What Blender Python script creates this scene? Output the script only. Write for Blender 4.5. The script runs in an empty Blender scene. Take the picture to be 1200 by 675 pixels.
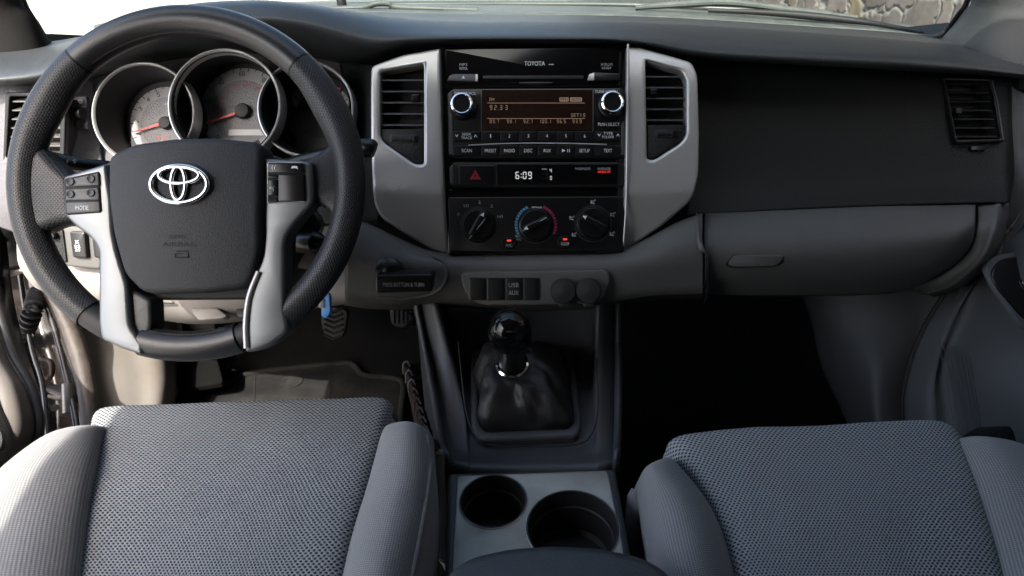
import bpy, bmesh, math, random
from mathutils import Vector, Matrix, geometry, noise
random.seed(7)
R_ = math.radians
scene = bpy.context.scene
COL = scene.collection

# ------------------------------------------------------------------ camera
PITCH = R_(28.0); CP, SP = math.cos(PITCH), math.sin(PITCH)
FPX, CX, CY = 800.0, 628.0, 337.5
CAM = Vector((0.0, 0.0, 0.85))
cd = bpy.data.cameras.new('camera'); cam = bpy.data.objects.new('camera', cd); COL.objects.link(cam)
cam.location = CAM; cam.rotation_euler = (math.pi/2 - PITCH, 0, 0)
cd.sensor_width = 36; cd.lens = 24.0; cd.shift_x = -28.0/1200.0
cd.dof.use_dof = True; cd.dof.focus_distance = 0.86; cd.dof.aperture_fstop = 8.0
cd.clip_start = 0.01; cd.clip_end = 500
scene.camera = cam

# ------------------------------------------------------------------ sky, sun, exposure
SUN_TO = Vector((-0.25, -0.68, 0.80)).normalized()
world = bpy.data.worlds.new('World'); scene.world = world; world.use_nodes = True
nt = world.node_tree; nt.nodes.clear()
wo = nt.nodes.new('ShaderNodeOutputWorld'); bg = nt.nodes.new('ShaderNodeBackground')
sk = nt.nodes.new('ShaderNodeTexSky'); sk.sky_type = 'NISHITA'; sk.sun_disc = False
sk.sun_elevation = math.asin(SUN_TO.z); sk.sun_rotation = math.atan2(SUN_TO.x, SUN_TO.y)
sk.air_density = 1.0; sk.dust_density = 4.5; sk.ozone_density = 1.0
nt.links.new(sk.outputs[0], bg.inputs[0]); nt.links.new(bg.outputs[0], wo.inputs[0]); bg.inputs[1].default_value = 0.15
sl = bpy.data.lights.new('sun', 'SUN'); sl.energy = 2.0; sl.angle = R_(0.55); sl.color = (1.0, 0.94, 0.85)
so = bpy.data.objects.new('sun', sl); COL.objects.link(so)
so.rotation_euler = SUN_TO.to_track_quat('Z', 'Y').to_euler(); so.location = (-1, -1, 4)
vs = scene.view_settings; vs.view_transform = 'Standard'; vs.look = 'None'; vs.gamma = 1.0; vs.exposure = 2.4
scene.render.engine = 'CYCLES'
cy = scene.cycles; cy.use_denoising = True; cy.max_bounces = 10; cy.diffuse_bounces = 6; cy.glossy_bounces = 4
cy.transparent_max_bounces = 12; cy.sample_clamp_indirect = 6.0; cy.caustics_reflective = False; cy.caustics_refractive = False

# ------------------------------------------------------------------ projection helpers
XR = Vector((1, 0, 0)); UP = Vector((0, SP, CP)); FW = Vector((0, CP, -SP))
def W(px, py, w):
    return CAM + XR*((px-CX)/FPX*w) + UP*((CY-py)/FPX*w) + FW*w
def ray(px, py):
    return XR*((px-CX)/FPX) + UP*((CY-py)/FPX) + FW
class Plane:
    """A plane through the point seen at (px,py) at depth w; e = elevation of its normal (28 faces the lens, 90 is level)."""
    def __init__(s, px, py, w, e=28.0, yaw=0.0):
        s.O = W(px, py, w); e = R_(e)
        s.N = Vector((0, -math.cos(e), math.sin(e))); s.Y = Vector((0, math.sin(e), math.cos(e))); s.X = Vector((1, 0, 0))
        if yaw:
            m = Matrix.Rotation(R_(yaw), 3, 'Z'); s.N = m@s.N; s.Y = m@s.Y; s.X = m@s.X
    def uv(s, px, py):
        d = ray(px, py); t = (s.O-CAM).dot(s.N)/d.dot(s.N); p = CAM + d*t - s.O
        return (p.dot(s.X), p.dot(s.Y))
    def at(s, a, b, c=0.0): return s.O + s.X*a + s.Y*b + s.N*c
    def P(s, px, py, c=0.0):
        a, b = s.uv(px, py); return s.at(a, b, c)

# ------------------------------------------------------------------ materials
def pm(name, col, rough=0.5, metal=0.0, bump=None, spec=0.5, coat=0.0, vary=None, emit=None, estr=0.0):
    m = bpy.data.materials.new(name); m.use_nodes = True; n = m.node_tree; b = n.nodes['Principled BSDF']
    b.inputs['Base Color'].default_value = (*col, 1); b.inputs['Roughness'].default_value = rough; b.inputs['Metallic'].default_value = metal
    b.inputs['Specular IOR Level'].default_value = spec; b.inputs['Coat Weight'].default_value = coat
    if emit: b.inputs['Emission Color'].default_value = (*emit, 1); b.inputs['Emission Strength'].default_value = estr
    tc = n.nodes.new('ShaderNodeTexCoord')
    if bump:
        kind, sc, st = bump[:3]
        if kind == 'noise':
            t = n.nodes.new('ShaderNodeTexNoise'); t.inputs['Scale'].default_value = sc; t.inputs['Detail'].default_value = 3; o = t.outputs[0]
        else:
            t = n.nodes.new('ShaderNodeTexVoronoi'); t.inputs['Scale'].default_value = sc; o = t.outputs['Distance']
        n.links.new(tc.outputs['Object'], t.inputs['Vector'])
        bp = n.nodes.new('ShaderNodeBump'); bp.inputs['Strength'].default_value = st; bp.inputs['Distance'].default_value = bump[3] if len(bump) > 3 else 0.0006
        n.links.new(o, bp.inputs['Height']); n.links.new(bp.outputs[0], b.inputs['Normal'])
    if vary:  # (scale, other colour, amount): dirt, wear and fading with a shape of its own
        sc, c2, amt = vary
        t = n.nodes.new('ShaderNodeTexNoise'); t.inputs['Scale'].default_value = sc; t.inputs['Detail'].default_value = 6; t.inputs['Roughness'].default_value = 0.65
        n.links.new(tc.outputs['Object'], t.inputs['Vector'])
        r = n.nodes.new('ShaderNodeMapRange'); r.inputs[1].default_value = 0.42; r.inputs[2].default_value = 0.72; r.inputs[4].default_value = amt
        n.links.new(t.outputs[0], r.inputs[0])
        mx = n.nodes.new('ShaderNodeMix'); mx.data_type = 'RGBA'; mx.inputs[6].default_value = (*col, 1); mx.inputs[7].default_value = (*c2, 1)
        n.links.new(r.outputs[0], mx.inputs[0]); n.links.new(mx.outputs[2], b.inputs['Base Color'])
        r2 = n.nodes.new('ShaderNodeMapRange'); r2.inputs[3].default_value = rough-0.06; r2.inputs[4].default_value = min(1, rough+0.1)
        n.links.new(t.outputs[0], r2.inputs[0]); n.links.new(r2.outputs[0], b.inputs['Roughness'])
    return m
def dotted(name, col, dark, pu, pv, r0, r1, rough, depth, fine=None, spec=0.4):
    """Staggered rows of small pits laid out in the surface's own metric UV: woven spacer fabric, perforated leather."""
    m = bpy.data.materials.new(name); m.use_nodes = True; n = m.node_tree; b = n.nodes['Principled BSDF']
    def M(op, a, c=None):
        q = n.nodes.new('ShaderNodeMath'); q.operation = op
        for i, v in enumerate((a, c)):
            if v is None: continue
            if isinstance(v, (int, float)): q.inputs[i].default_value = v
            else: n.links.new(v, q.inputs[i])
        return q.outputs[0]
    uv = n.nodes.new('ShaderNodeUVMap'); sp = n.nodes.new('ShaderNodeSeparateXYZ'); n.links.new(uv.outputs[0], sp.inputs[0])
    nz = n.nodes.new('ShaderNodeTexNoise'); nz.inputs['Scale'].default_value = 90; n.links.new(uv.outputs[0], nz.inputs['Vector'])
    wob = M('MULTIPLY', M('SUBTRACT', nz.outputs[0], 0.5), 0.35)
    u = M('DIVIDE', sp.outputs[0], pu); v = M('ADD', M('DIVIDE', sp.outputs[1], pv), wob)
    row = M('FLOOR', v); u2 = M('ADD', M('ADD', u, M('MULTIPLY', M('FLOORED_MODULO', row, 2.0), 0.5)), wob)
    fu = M('MULTIPLY', M('SUBTRACT', M('FRACT', u2), 0.5), 1.0); fv = M('MULTIPLY', M('SUBTRACT', M('FRACT', v), 0.5), pv/pu*1.25)
    d = M('SQRT', M('ADD', M('MULTIPLY', fu, fu), M('MULTIPLY', fv, fv)))
    mr = n.nodes.new('ShaderNodeMapRange'); mr.interpolation_type = 'SMOOTHSTEP'
    mr.inputs[1].default_value = r0; mr.inputs[2].default_value = r1; n.links.new(d, mr.inputs[0])
    n2 = n.nodes.new('ShaderNodeTexNoise'); n2.inputs['Scale'].default_value = 7; n2.inputs['Detail'].default_value = 5; n.links.new(uv.outputs[0], n2.inputs['Vector'])
    tint = n.nodes.new('ShaderNodeMix'); tint.data_type = 'RGBA'; tint.inputs[6].default_value = (*[c*0.82 for c in col], 1); tint.inputs[7].default_value = (*[min(1, c*1.16) for c in col], 1)
    n.links.new(n2.outputs[0], tint.inputs[0])
    mx = n.nodes.new('ShaderNodeMix'); mx.data_type = 'RGBA'; mx.inputs[6].default_value = (*dark, 1)
    n.links.new(tint.outputs[2], mx.inputs[7]); n.links.new(mr.outputs[0], mx.inputs[0]); n.links.new(mx.outputs[2], b.inputs['Base Color'])
    bp = n.nodes.new('ShaderNodeBump'); bp.inputs['Strength'].default_value = 0.8; bp.inputs['Distance'].default_value = depth
    n.links.new(mr.outputs[0], bp.inputs['Height']); n.links.new(bp.outputs[0], b.inputs['Normal'])
    b.inputs['Roughness'].default_value = rough; b.inputs['Specular IOR Level'].default_value = spec
    return m
def weave(name, col, pitch, amt):
    m = bpy.data.materials.new(name); m.use_nodes = True; n = m.node_tree; b = n.nodes['Principled BSDF']
    uv = n.nodes.new('ShaderNodeUVMap')
    outs = []
    for dirn in ('X', 'Y'):
        w = n.nodes.new('ShaderNodeTexWave'); w.bands_direction = dirn; w.inputs['Scale'].default_value = 0.314/pitch; w.inputs['Distortion'].default_value = 0.6
        w.inputs['Detail Scale'].default_value = 60
        n.links.new(uv.outputs[0], w.inputs['Vector']); outs.append(w.outputs[1])
    q = n.nodes.new('ShaderNodeMath'); q.operation = 'MULTIPLY'; n.links.new(outs[0], q.inputs[0]); n.links.new(outs[1], q.inputs[1])
    mx = n.nodes.new('ShaderNodeMix'); mx.data_type = 'RGBA'; mx.inputs[6].default_value = (*[c*(1-amt) for c in col], 1); mx.inputs[7].default_value = (*[c*(1+amt) for c in col], 1)
    n.links.new(q.outputs[0], mx.inputs[0]); n.links.new(mx.outputs[2], b.inputs['Base Color'])
    bp = n.nodes.new('ShaderNodeBump'); bp.inputs['Strength'].default_value = 0.5; bp.inputs['Distance'].default_value = 0.0006
    n.links.new(q.outputs[0], bp.inputs['Height']); n.links.new(bp.outputs[0], b.inputs['Normal'])
    b.inputs['Roughness'].default_value = 0.9; b.inputs['Specular IOR Level'].default_value = 0.15; b.inputs['Sheen Weight'].default_value = 0.25
    return m
def glass_mat(name, refl=1.0, tint=(1, 1, 1)):
    m = bpy.data.materials.new(name); m.use_nodes = True; n = m.node_tree; n.nodes.clear()
    o = n.nodes.new('ShaderNodeOutputMaterial'); t = n.nodes.new('ShaderNodeBsdfTransparent'); g = n.nodes.new('ShaderNodeBsdfGlossy')
    t.inputs[0].default_value = (*tint, 1); g.inputs['Roughness'].default_value = 0.02
    f = n.nodes.new('ShaderNodeFresnel'); f.inputs[0].default_value = 1.45; k = n.nodes.new('ShaderNodeMath'); k.operation = 'MULTIPLY'; k.inputs[1].default_value = refl
    x = n.nodes.new('ShaderNodeMixShader'); n.links.new(f.outputs[0], k.inputs[0]); n.links.new(k.outputs[0], x.inputs[0])
    n.links.new(t.outputs[0], x.inputs[1]); n.links.new(g.outputs[0], x.inputs[2]); n.links.new(x.outputs[0], o.inputs[0])
    return m

M = {}
M['pad'] = pm('dash_pad_vinyl', (0.030, 0.034, 0.037), 0.42, bump=('noise', 700, 0.7), spec=0.5, vary=(45, (0.045, 0.048, 0.05), 0.5))
M['dark'] = pm('dark_grained_plastic', (0.0050, 0.0064, 0.0066), 0.5, bump=('voronoi', 640, 0.9), spec=0.3)
M['black'] = pm('matt_black_plastic', (0.010, 0.010, 0.011), 0.6, bump=('noise', 500, 0.2))
M['piano'] = pm('gloss_black_plastic', (0.003, 0.003, 0.0035), 0.12, spec=0.4)
M['satin'] = pm('satin_black_plastic', (0.006, 0.006, 0.0065), 0.3, spec=0.35)
M['grey'] = pm('grey_grained_plastic', (0.078, 0.077, 0.073), 0.55, bump=('noise', 650, 0.5), vary=(9, (0.065, 0.064, 0.061), 0.5))
M['kick'] = pm('scuffed_sunlit_plastic', (0.25, 0.235, 0.215), 0.6, bump=('noise', 500, 0.3), vary=(14, (0.20, 0.17, 0.14), 0.75))  # grey trim plastic with warm sunlight put into the colour, scuffs on top
M['doortrim'] = pm('grey_beige_door_trim', (0.12, 0.11, 0.10), 0.6, bump=('noise', 500, 0.3), vary=(14, (0.08, 0.072, 0.065), 0.6))
M['console'] = pm('charcoal_console_plastic', (0.045, 0.047, 0.052), 0.45, bump=('noise', 600, 0.3))
M['cluster'] = pm('grained_cluster_plastic', (0.10, 0.097, 0.106), 0.5, bump=('voronoi', 420, 0.6))
M['silver'] = pm('satin_silver_paint', (0.46, 0.45, 0.44), 0.38, metal=0.55, bump=('noise', 900, 0.08))
M['spokepaint'] = pm('silver_spoke_paint', (0.15, 0.16, 0.165), 0.36, metal=0.7, bump=('noise', 900, 0.06))
M['silver2'] = pm('bright_silver_paint', (0.55, 0.55, 0.55), 0.3, metal=0.55)
M['cupsilver'] = pm('brushed_silver_plate', (0.30, 0.30, 0.265), 0.42, metal=0.4, bump=('noise', 420, 0.12), vary=(30, (0.22, 0.22, 0.19), 0.6))
M['chrome'] = pm('chrome', (0.75, 0.75, 0.76), 0.10, metal=1.0)
M['leather'] = pm('black_leather', (0.018, 0.019, 0.021), 0.31, bump=('noise', 700, 0.4), spec=0.5)
M['perf'] = dotted('perforated_black_leather', (0.024, 0.026, 0.030), (0.003, 0.003, 0.003), 0.0036, 0.0021, 0.18, 0.32, 0.42, 0.0006, spec=0.4)
M['airbag'] = pm('airbag_cover_vinyl', (0.022, 0.0245, 0.028), 0.6, bump=('noise', 800, 0.9), spec=0.35)
M['boot'] = pm('gear_boot_leather', (0.012, 0.012, 0.013), 0.5, bump=('noise', 38, 0.45, 0.005), spec=0.4)
M['stitch'] = pm('stitching_thread', (0.10, 0.09, 0.08), 0.8)
M['mesh'] = dotted('grey_spacer_fabric', (0.315, 0.33, 0.335), (0.024, 0.026, 0.030), 0.0048, 0.0028, 0.15, 0.38, 0.92, 0.0012, spec=0.15)
M['cloth'] = weave('grey_seat_cloth', (0.25, 0.252, 0.25), 0.0021, 0.42)
M['matrubber'] = pm('shaded_black_rubber', (0.007, 0.007, 0.007), 0.95, spec=0.05)  # foot rest rubber, darkened so the colour stands in for shade
M['seam'] = pm('dark_seam_thread', (0.05, 0.05, 0.055), 0.9)
M['carpet'] = pm('charcoal_carpet', (0.007, 0.007, 0.007), 0.95, bump=('noise', 420, 1.0), spec=0.1, vary=(24, (0.018, 0.017, 0.016), 0.35))
M['rubber'] = pm('dusty_rubber', (0.016, 0.016, 0.0165), 0.85, bump=('noise', 260, 0.4), spec=0.12, vary=(16, (0.042, 0.04, 0.037), 0.75))
M['blackrubber'] = pm('black_rubber', (0.016, 0.016, 0.016), 0.55, bump=('noise', 300, 0.3))
M['seal'] = pm('worn_door_seal', (0.042, 0.034, 0.030), 0.55, bump=('noise', 300, 0.9), vary=(30, (0.10, 0.085, 0.072), 0.8))
M['bodypaint'] = pm('dark_brown_body_paint', (0.030, 0.025, 0.024), 0.25, coat=0.6, vary=(18, (0.10, 0.085, 0.075), 0.6))
M['steel'] = pm('worn_steel', (0.35, 0.33, 0.31), 0.38, metal=0.85, vary=(40, (0.18, 0.15, 0.12), 0.8))
M['darkmetal'] = pm('rusty_dark_metal', (0.07, 0.048, 0.038), 0.5, metal=0.4, vary=(50, (0.10, 0.06, 0.04), 0.7))
M['white'] = pm('white_print', (0.62, 0.64, 0.64), 0.6)
M['dimwhite'] = pm('faded_print', (0.30, 0.31, 0.32), 0.6)
M['emboss'] = pm('embossed_dark_lettering', (0.003, 0.003, 0.0035), 0.5, spec=0.2)
M['amber'] = pm('amber_display_text', (0.10, 0.07, 0.05), 0.5, emit=(0.80, 0.52, 0.36), estr=0.032)
M['lcdback'] = pm('brown_display_glass', (0.010, 0.0055, 0.004), 0.15, emit=(0.10, 0.035, 0.018), estr=0.006)
M['clocktxt'] = pm('lit_clock_digits', (0.2, 0.2, 0.2), 0.5, emit=(0.85, 0.88, 0.85), estr=0.11)
M['redlit'] = pm('red_indicator_light', (0.4, 0.02, 0.02), 0.5, emit=(1.0, 0.05, 0.04), estr=0.17)
M['redmark'] = pm('red_print', (0.45, 0.025, 0.035), 0.5)
M['redneedle'] = pm('red_needle', (0.60, 0.03, 0.03), 0.4)
M['bluemark'] = pm('blue_print', (0.06, 0.24, 0.42), 0.5)
M['crimson'] = pm('crimson_print', (0.35, 0.015, 0.09), 0.5)
M['dial'] = pm('silver_dial_face', (0.27, 0.27, 0.28), 0.55)
M['dialmesh'] = pm('patterned_dial_centre', (0.19, 0.19, 0.20), 0.5, bump=('voronoi', 480, 1.0))
M['lcdgrey'] = pm('pale_display', (0.50, 0.50, 0.51), 0.4)
M['bluetag'] = pm('bright_blue_plastic', (0.02, 0.22, 0.60), 0.3)
M['glass'] = glass_mat('windscreen_glass', 0.8, (0.52, 0.57, 0.55))
M['tint'] = glass_mat('light_cutting_glass', 0.8, (0.05, 0.055, 0.055))  # unseen rear and passenger glass, darkened to keep light out of the cab
M['panelgrey'] = pm('passenger_door_trim', (0.078, 0.084, 0.090), 0.6, bump=('noise', 520, 0.4))
M['pillar'] = pm('pillar_trim', (0.05, 0.052, 0.053), 0.75, bump=('noise', 500, 0.4))
M['shadedpillar'] = pm('shaded_pillar_trim', (0.012, 0.012, 0.012), 0.9, bump=('noise', 500, 0.4), spec=0.08)  # left pillar's copy of the trim, its shade put into the colour
M['headliner'] = pm('grey_headliner', (0.07, 0.068, 0.066), 0.95)
M['frit'] = pm('windscreen_edge_band', (0.02, 0.022, 0.022), 0.4)
M['cowl'] = pm('dusty_cowl_plastic', (0.075, 0.085, 0.080), 0.5, bump=('noise', 120, 0.5), vary=(20, (0.16, 0.17, 0.155), 0.7))

# ------------------------------------------------------------------ object helpers
def mk(name, verts, faces, mat, parent=None, uvs=None, smooth=True, sharp=40, solid=0.0, thing=None):
    me = bpy.data.meshes.new(name); me.from_pydata([tuple(v) for v in verts], [], faces)
    if uvs is not None:
        ul = me.uv_layers.new(name='UVMap')
        for lp in me.loops: ul.data[lp.index].uv = uvs[lp.vertex_index]
    me.materials.append(M[mat] if isinstance(mat, str) else mat)
    me.validate(); me.update()
    if smooth:
        me.polygons.foreach_set('use_smooth', [True]*len(me.polygons))
        if sharp: me.set_sharp_from_angle(angle=R_(sharp))
    o = bpy.data.objects.new(name, me); COL.objects.link(o)
    if parent is not None:
        o.parent = parent
        o.matrix_parent_inverse = Matrix.Translation(-parent.location) if parent.type == 'EMPTY' else Matrix.Identity(4)
    if solid:
        s = o.modifiers.new('thickness', 'SOLIDIFY'); s.thickness = solid; s.offset = -1
    if thing: tag(o, *thing)
    return o
def tag(o, label, cat, group=None):
    o['label'] = label; o['category'] = cat
    if group: o['group'] = group
    return o
def struct(o):
    o['kind'] = 'structure'; return o
def thing(name, label, cat, loc, group=None):
    o = bpy.data.objects.new(name, None); o.location = loc; o.empty_display_size = 0.05; COL.objects.link(o)
    return tag(o, label, cat, group)
def rp(pts, r, n=5):
    """polygon with rounded corners; r one radius or one per corner"""
    out = []; k = len(pts)
    for i, p in enumerate(pts):
        rr = r[i] if isinstance(r, (list, tuple)) else r
        a = Vector(pts[i-1]); b = Vector(p); c = Vector(pts[(i+1) % k])
        da, dc = (a-b), (c-b); la, lc = da.length, dc.length
        rr = min(rr, la*0.48, lc*0.48)
        if rr <= 0: out.append(tuple(b)); continue
        p0 = b + da/la*rr; p1 = b + dc/lc*rr
        for j in range(n+1):
            t = j/n; q = p0*(1-t)**2 + b*2*t*(1-t) + p1*t*t; out.append((q.x, q.y))
    return out
def area2(p): return sum(p[i-1][0]*p[i][1]-p[i][0]*p[i-1][1] for i in range(len(p)))/2
def inset(p, d):
    n = len(p); out = []
    for i in range(n):
        a = Vector(p[i-1]); b = Vector(p[i]); c = Vector(p[(i+1) % n])
        e1 = (b-a); e2 = (c-b)
        if e1.length < 1e-9 or e2.length < 1e-9: out.append(tuple(b)); continue
        n1 = Vector((-e1.y, e1.x)).normalized(); n2 = Vector((-e2.y, e2.x)).normalized()
        m = n1+n2
        if m.length < 1e-6: m = n1
        m.normalize(); k = min(2.0, 1/max(0.3, m.dot(n1)))
        q = b + m*d*k; out.append((q.x, q.y))
    return out
def circ(cx, cy_, r, n=48, a0=0, a1=360, ry=None):
    full = abs(a1-a0) >= 360
    m = n if full else n+1
    return [(cx+r*math.cos(R_(a0+(a1-a0)*i/n)), cy_+(ry or r)*math.sin(R_(a0+(a1-a0)*i/n))) for i in range(m)]
def slab(name, outer, pl, t, bev, mat, parent=None, holes=(), holes_loc=(), local=False, warp=None, cut=None, front=0.0, thing=None, lip=None, sharp=40):
    """extruded plate: outline in photo pixels cast on its own plane (or metres), rounded front edge, front face at height `front`"""
    if isinstance(pl, (int, float)): pl = Plane(CX, CY, pl)
    loops = [[pl.uv(*q) if not local else tuple(q) for q in outer]] + [[pl.uv(*q) if not local else tuple(q) for q in h] for h in holes] + [list(h) for h in holes_loc]
    for i, l in enumerate(loops):
        ccw = area2(l) > 0
        if (i == 0) != ccw: l.reverse()
    verts, faces = [], []; fronts = []
    steps = 4 if bev > 0.002 else (2 if bev > 0 else 0)
    for l in loops:
        rings = []
        if bev > 0:
            for s in range(steps+1):
                a = math.pi/2*s/steps
                rings.append((inset(l, bev*(1-math.sin(a))), front - bev*(1-math.cos(a))))
            # s=0: inset full, top ; s=steps: outline, down by bev
        else: rings.append((l, front))
        rings.append((l, front-t)); n = len(l); base = len(verts)
        for pts, c in rings:
            verts += [(a, b, c) for a, b in pts]
        for k in range(len(rings)-1):
            for i in range(n):
                j = (i+1) % n
                faces.append((base+k*n+i, base+k*n+n+i, base+k*n+n+j, base+k*n+j))
        fronts.append((base, n, base+(len(rings)-1)*n))
    for which in (0, 1):
        lists = [[Vector((verts[(f[0] if which == 0 else f[2])+i][0], verts[(f[0] if which == 0 else f[2])+i][1], 0)) for i in range(f[1])] for f in fronts]
        idx = [(f[0] if which == 0 else f[2])+i for f in fronts for i in range(f[1])]
        for tri in geometry.tessellate_polygon(lists):
            tr = [idx[q] for q in tri]
            p = [Vector(verts[q][:2]) for q in tr]
            cr = (p[1]-p[0]).cross(p[2]-p[0])
            if abs(cr) < 1e-12: continue
            if (cr < 0) == (which == 0): tr.reverse()
            faces.append(tuple(tr))
    if cut:
        bm = bmesh.new(); bv = [bm.verts.new(v) for v in verts]
        for f in faces:
            try: bm.faces.new([bv[i] for i in f])
            except ValueError: pass
        xs = [v[0] for v in verts]; ys = [v[1] for v in verts]
        for ax, lo, hi in ((0, min(xs), max(xs)), (1, min(ys), max(ys))):
            q = lo + cut
            while q < hi:
                co = [0, 0, 0]; no = [0, 0, 0]; co[ax] = q; no[ax] = 1
                bmesh.ops.bisect_plane(bm, geom=bm.verts[:]+bm.edges[:]+bm.faces[:], plane_co=co, plane_no=no, dist=1e-6); q += cut
        bm.verts.ensure_lookup_table(); bm.verts.index_update()
        verts = [tuple(v.co) for v in bm.verts]; faces = [tuple(v.index for v in f.verts) for f in bm.faces]; bm.free()
    if warp: verts = [(a, b, c + warp(a, b)) for a, b, c in verts]
    uvs = [(v[0], v[1]) for v in verts]
    return mk(name, [pl.at(*v) for v in verts], faces, mat, parent, uvs, sharp=sharp, thing=thing)
def lathe(name, px, py, pl, prof, mat, parent=None, seg=40, loc=None, thing=None, sharp=35, sx=1.0, sy=1.0):
    """profile [(radius, height)] turned about the plane's normal"""
    if isinstance(pl, (int, float)): pl = Plane(CX, CY, pl)
    a0, b0 = loc if loc else pl.uv(px, py)
    verts, faces = [], []; n = seg
    for r, c in prof:
        r = max(r, 1e-5)
        for i in range(n):
            t = 2*math.pi*i/n; verts.append(pl.at(a0+r*sx*math.cos(t), b0+r*sy*math.sin(t), c))
    for k in range(len(prof)-1):
        for i in range(n):
            j = (i+1) % n; faces.append((k*n+i, k*n+j, k*n+n+j, k*n+n+i))
    return mk(name, verts, faces, mat, parent, sharp=sharp, thing=thing)
def cr(p0, p1, p2, p3, t):
    return 0.5*((2*p1)+(p2-p0)*t+(2*p0-5*p1+4*p2-p3)*t*t+(3*p1-p0-3*p2+p3)*t**3)
def spline(pts, n, closed=False):
    out = []; k = len(pts)
    if k == 2 and not closed: return [pts[0].lerp(pts[1], i/n) for i in range(n+1)]
    segs = k if closed else k-1
    for i in range(segs):
        if closed: p = [pts[(i-1) % k], pts[i], pts[(i+1) % k], pts[(i+2) % k]]
        else: p = [pts[i-1] if i else 2*pts[0]-pts[1], pts[i], pts[i+1], pts[i+2] if i+2 < k else 2*pts[-1]-pts[-2]]
        for j in range(n): out.append(cr(*p, j/n))
    if not closed: out.append(pts[-1].copy())
    return out
def V3(q): return q if isinstance(q, Vector) else W(*q)
def loft(name, rows, mat, parent=None, nu=6, nv=6, solid=0.0, flip=None, thing=None, sharp=0, bumpf=None, uvs_scale=1.0):
    rs = [spline([V3(q) for q in r], nu) for r in rows]
    cols = list(zip(*rs)); cs = [spline(list(c), nv) for c in cols]   # cs[col][row]
    C, Rn = len(cs), len(cs[0])
    verts = [cs[c][r] for r in range(Rn) for c in range(C)]
    if bumpf: verts = [bumpf(v) for v in verts]
    # metric uv
    us = [0.0]; mid = Rn//2
    for c in range(1, C): us.append(us[-1] + sum((cs[c][r]-cs[c-1][r]).length for r in range(Rn))/Rn)
    vs_ = [0.0]
    for r in range(1, Rn): vs_.append(vs_[-1] + sum((cs[c][r]-cs[c][r-1]).length for c in range(C))/C)
    uvs = [(us[c], vs_[r]) for r in range(Rn) for c in range(C)]
    faces = [(r*C+c, r*C+c+1, (r+1)*C+c+1, (r+1)*C+c) for r in range(Rn-1) for c in range(C-1)]
    if flip is None:
        s = 0
        for f in faces:
            a, b, c_, d = (verts[i] for i in f); nrm = (c_-a).cross(d-b); s += nrm.dot(CAM-(a+c_)/2)
        flip = s < 0
    if flip: faces = [tuple(reversed(f)) for f in faces]
    return mk(name, verts, faces, mat, parent, uvs, sharp=sharp, solid=solid, thing=thing)
def tube(name, pts, rad, mat, parent=None, seg=10, closed=False, sub=6, thing=None, flat=1.0, flatdir=None, caps=True):
    pts = [V3(q) for q in pts]; path = spline(pts, sub, closed) if sub > 1 else pts
    n = len(path); rads = rad if isinstance(rad, (list, tuple)) else None
    verts, faces = [], []; prev = None
    for i, p in enumerate(path):
        a = path[i-1] if (i or closed) else path[0]; b = path[(i+1) % n] if (closed or i+1 < n) else path[-1]
        t = (b-a).normalized() if (b-a).length > 1e-9 else Vector((0, 0, 1))
        if prev is None:
            h = flatdir if flatdir is not None else (Vector((0, 0, 1)) if abs(t.z) < 0.9 else Vector((1, 0, 0)))
            x = (h - t*h.dot(t)).normalized()
        else:
            x = (prev - t*prev.dot(t)).normalized()
            if flatdir is not None: x = (flatdir - t*flatdir.dot(t)).normalized()
        prev = x; y = t.cross(x)
        if rads:
            f = i/max(1, n-1)*(len(rads)-1); k = min(int(f), len(rads)-2); r = rads[k]*(1-(f-k))+rads[k+1]*(f-k)
        else: r = rad
        for s in range(seg):
            q = 2*math.pi*s/seg; verts.append(p + x*(r*flat*math.cos(q)) + y*(r*math.sin(q)))
    m = n if closed else n-1
    for i in range(m):
        for s in range(seg):
            a = i*seg+s; b = i*seg+(s+1) % seg; c = ((i+1) % n)*seg+(s+1) % seg; d = ((i+1) % n)*seg+s; faces.append((a, b, c, d))
    if not closed and caps:
        faces.append(tuple(range(seg-1, -1, -1))); faces.append(tuple((n-1)*seg+s for s in range(seg)))
    return mk(name, verts, faces, mat, parent, thing=thing)
def join_meshes(name, objs, parent=None, thing=None):
    """several shapes of ONE part become one mesh"""
    bm = bmesh.new(); mats = []
    for o in objs:
        me = o.data.copy(); mt = o.data.materials[0]
        if mt not in mats: mats.append(mt)
        k = mats.index(mt)
        for p in me.polygons: p.material_index = k
        bm.from_mesh(me); bpy.data.meshes.remove(me)
    me = bpy.data.meshes.new(name); bm.to_mesh(me); bm.free()
    for mt in mats: me.materials.append(mt)
    for o in objs:
        od = o.data; bpy.data.objects.remove(o); bpy.data.meshes.remove(od)
    o = bpy.data.objects.new(name, me); COL.objects.link(o)
    if parent is not None:
        o.parent = parent
        o.matrix_parent_inverse = Matrix.Translation(-parent.location) if parent.type == 'EMPTY' else Matrix.Identity(4)
    if thing: tag(o, *thing)
    return o
_fcache = {}
def glyphs(s):
    if s not in _fcache:
        cu = bpy.data.curves.new('tmp', 'FONT'); cu.body = s; cu.align_x = 'LEFT'; cu.size = 1; cu.fill_mode = 'BOTH'; cu.resolution_u = 3
        o = bpy.data.objects.new('tmp', cu); COL.objects.link(o)
        dg = bpy.context.evaluated_depsgraph_get(); me = bpy.data.meshes.new_from_object(o.evaluated_get(dg))
        vs_ = [tuple(v.co) for v in me.vertices]; fs = [tuple(p.vertices) for p in me.polygons]
        bpy.data.objects.remove(o); bpy.data.curves.remove(cu); bpy.data.meshes.remove(me)
        x0 = min(v[0] for v in vs_); x1 = max(v[0] for v in vs_); y0 = min(v[1] for v in vs_); y1 = max(v[1] for v in vs_)
        _fcache[s] = ([((v[0]-x0)/(x1-x0)-0.5, (v[1]-y0)/max(1e-6, y1-y0)-0.5) for v in vs_], fs)
    return _fcache[s]
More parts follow.
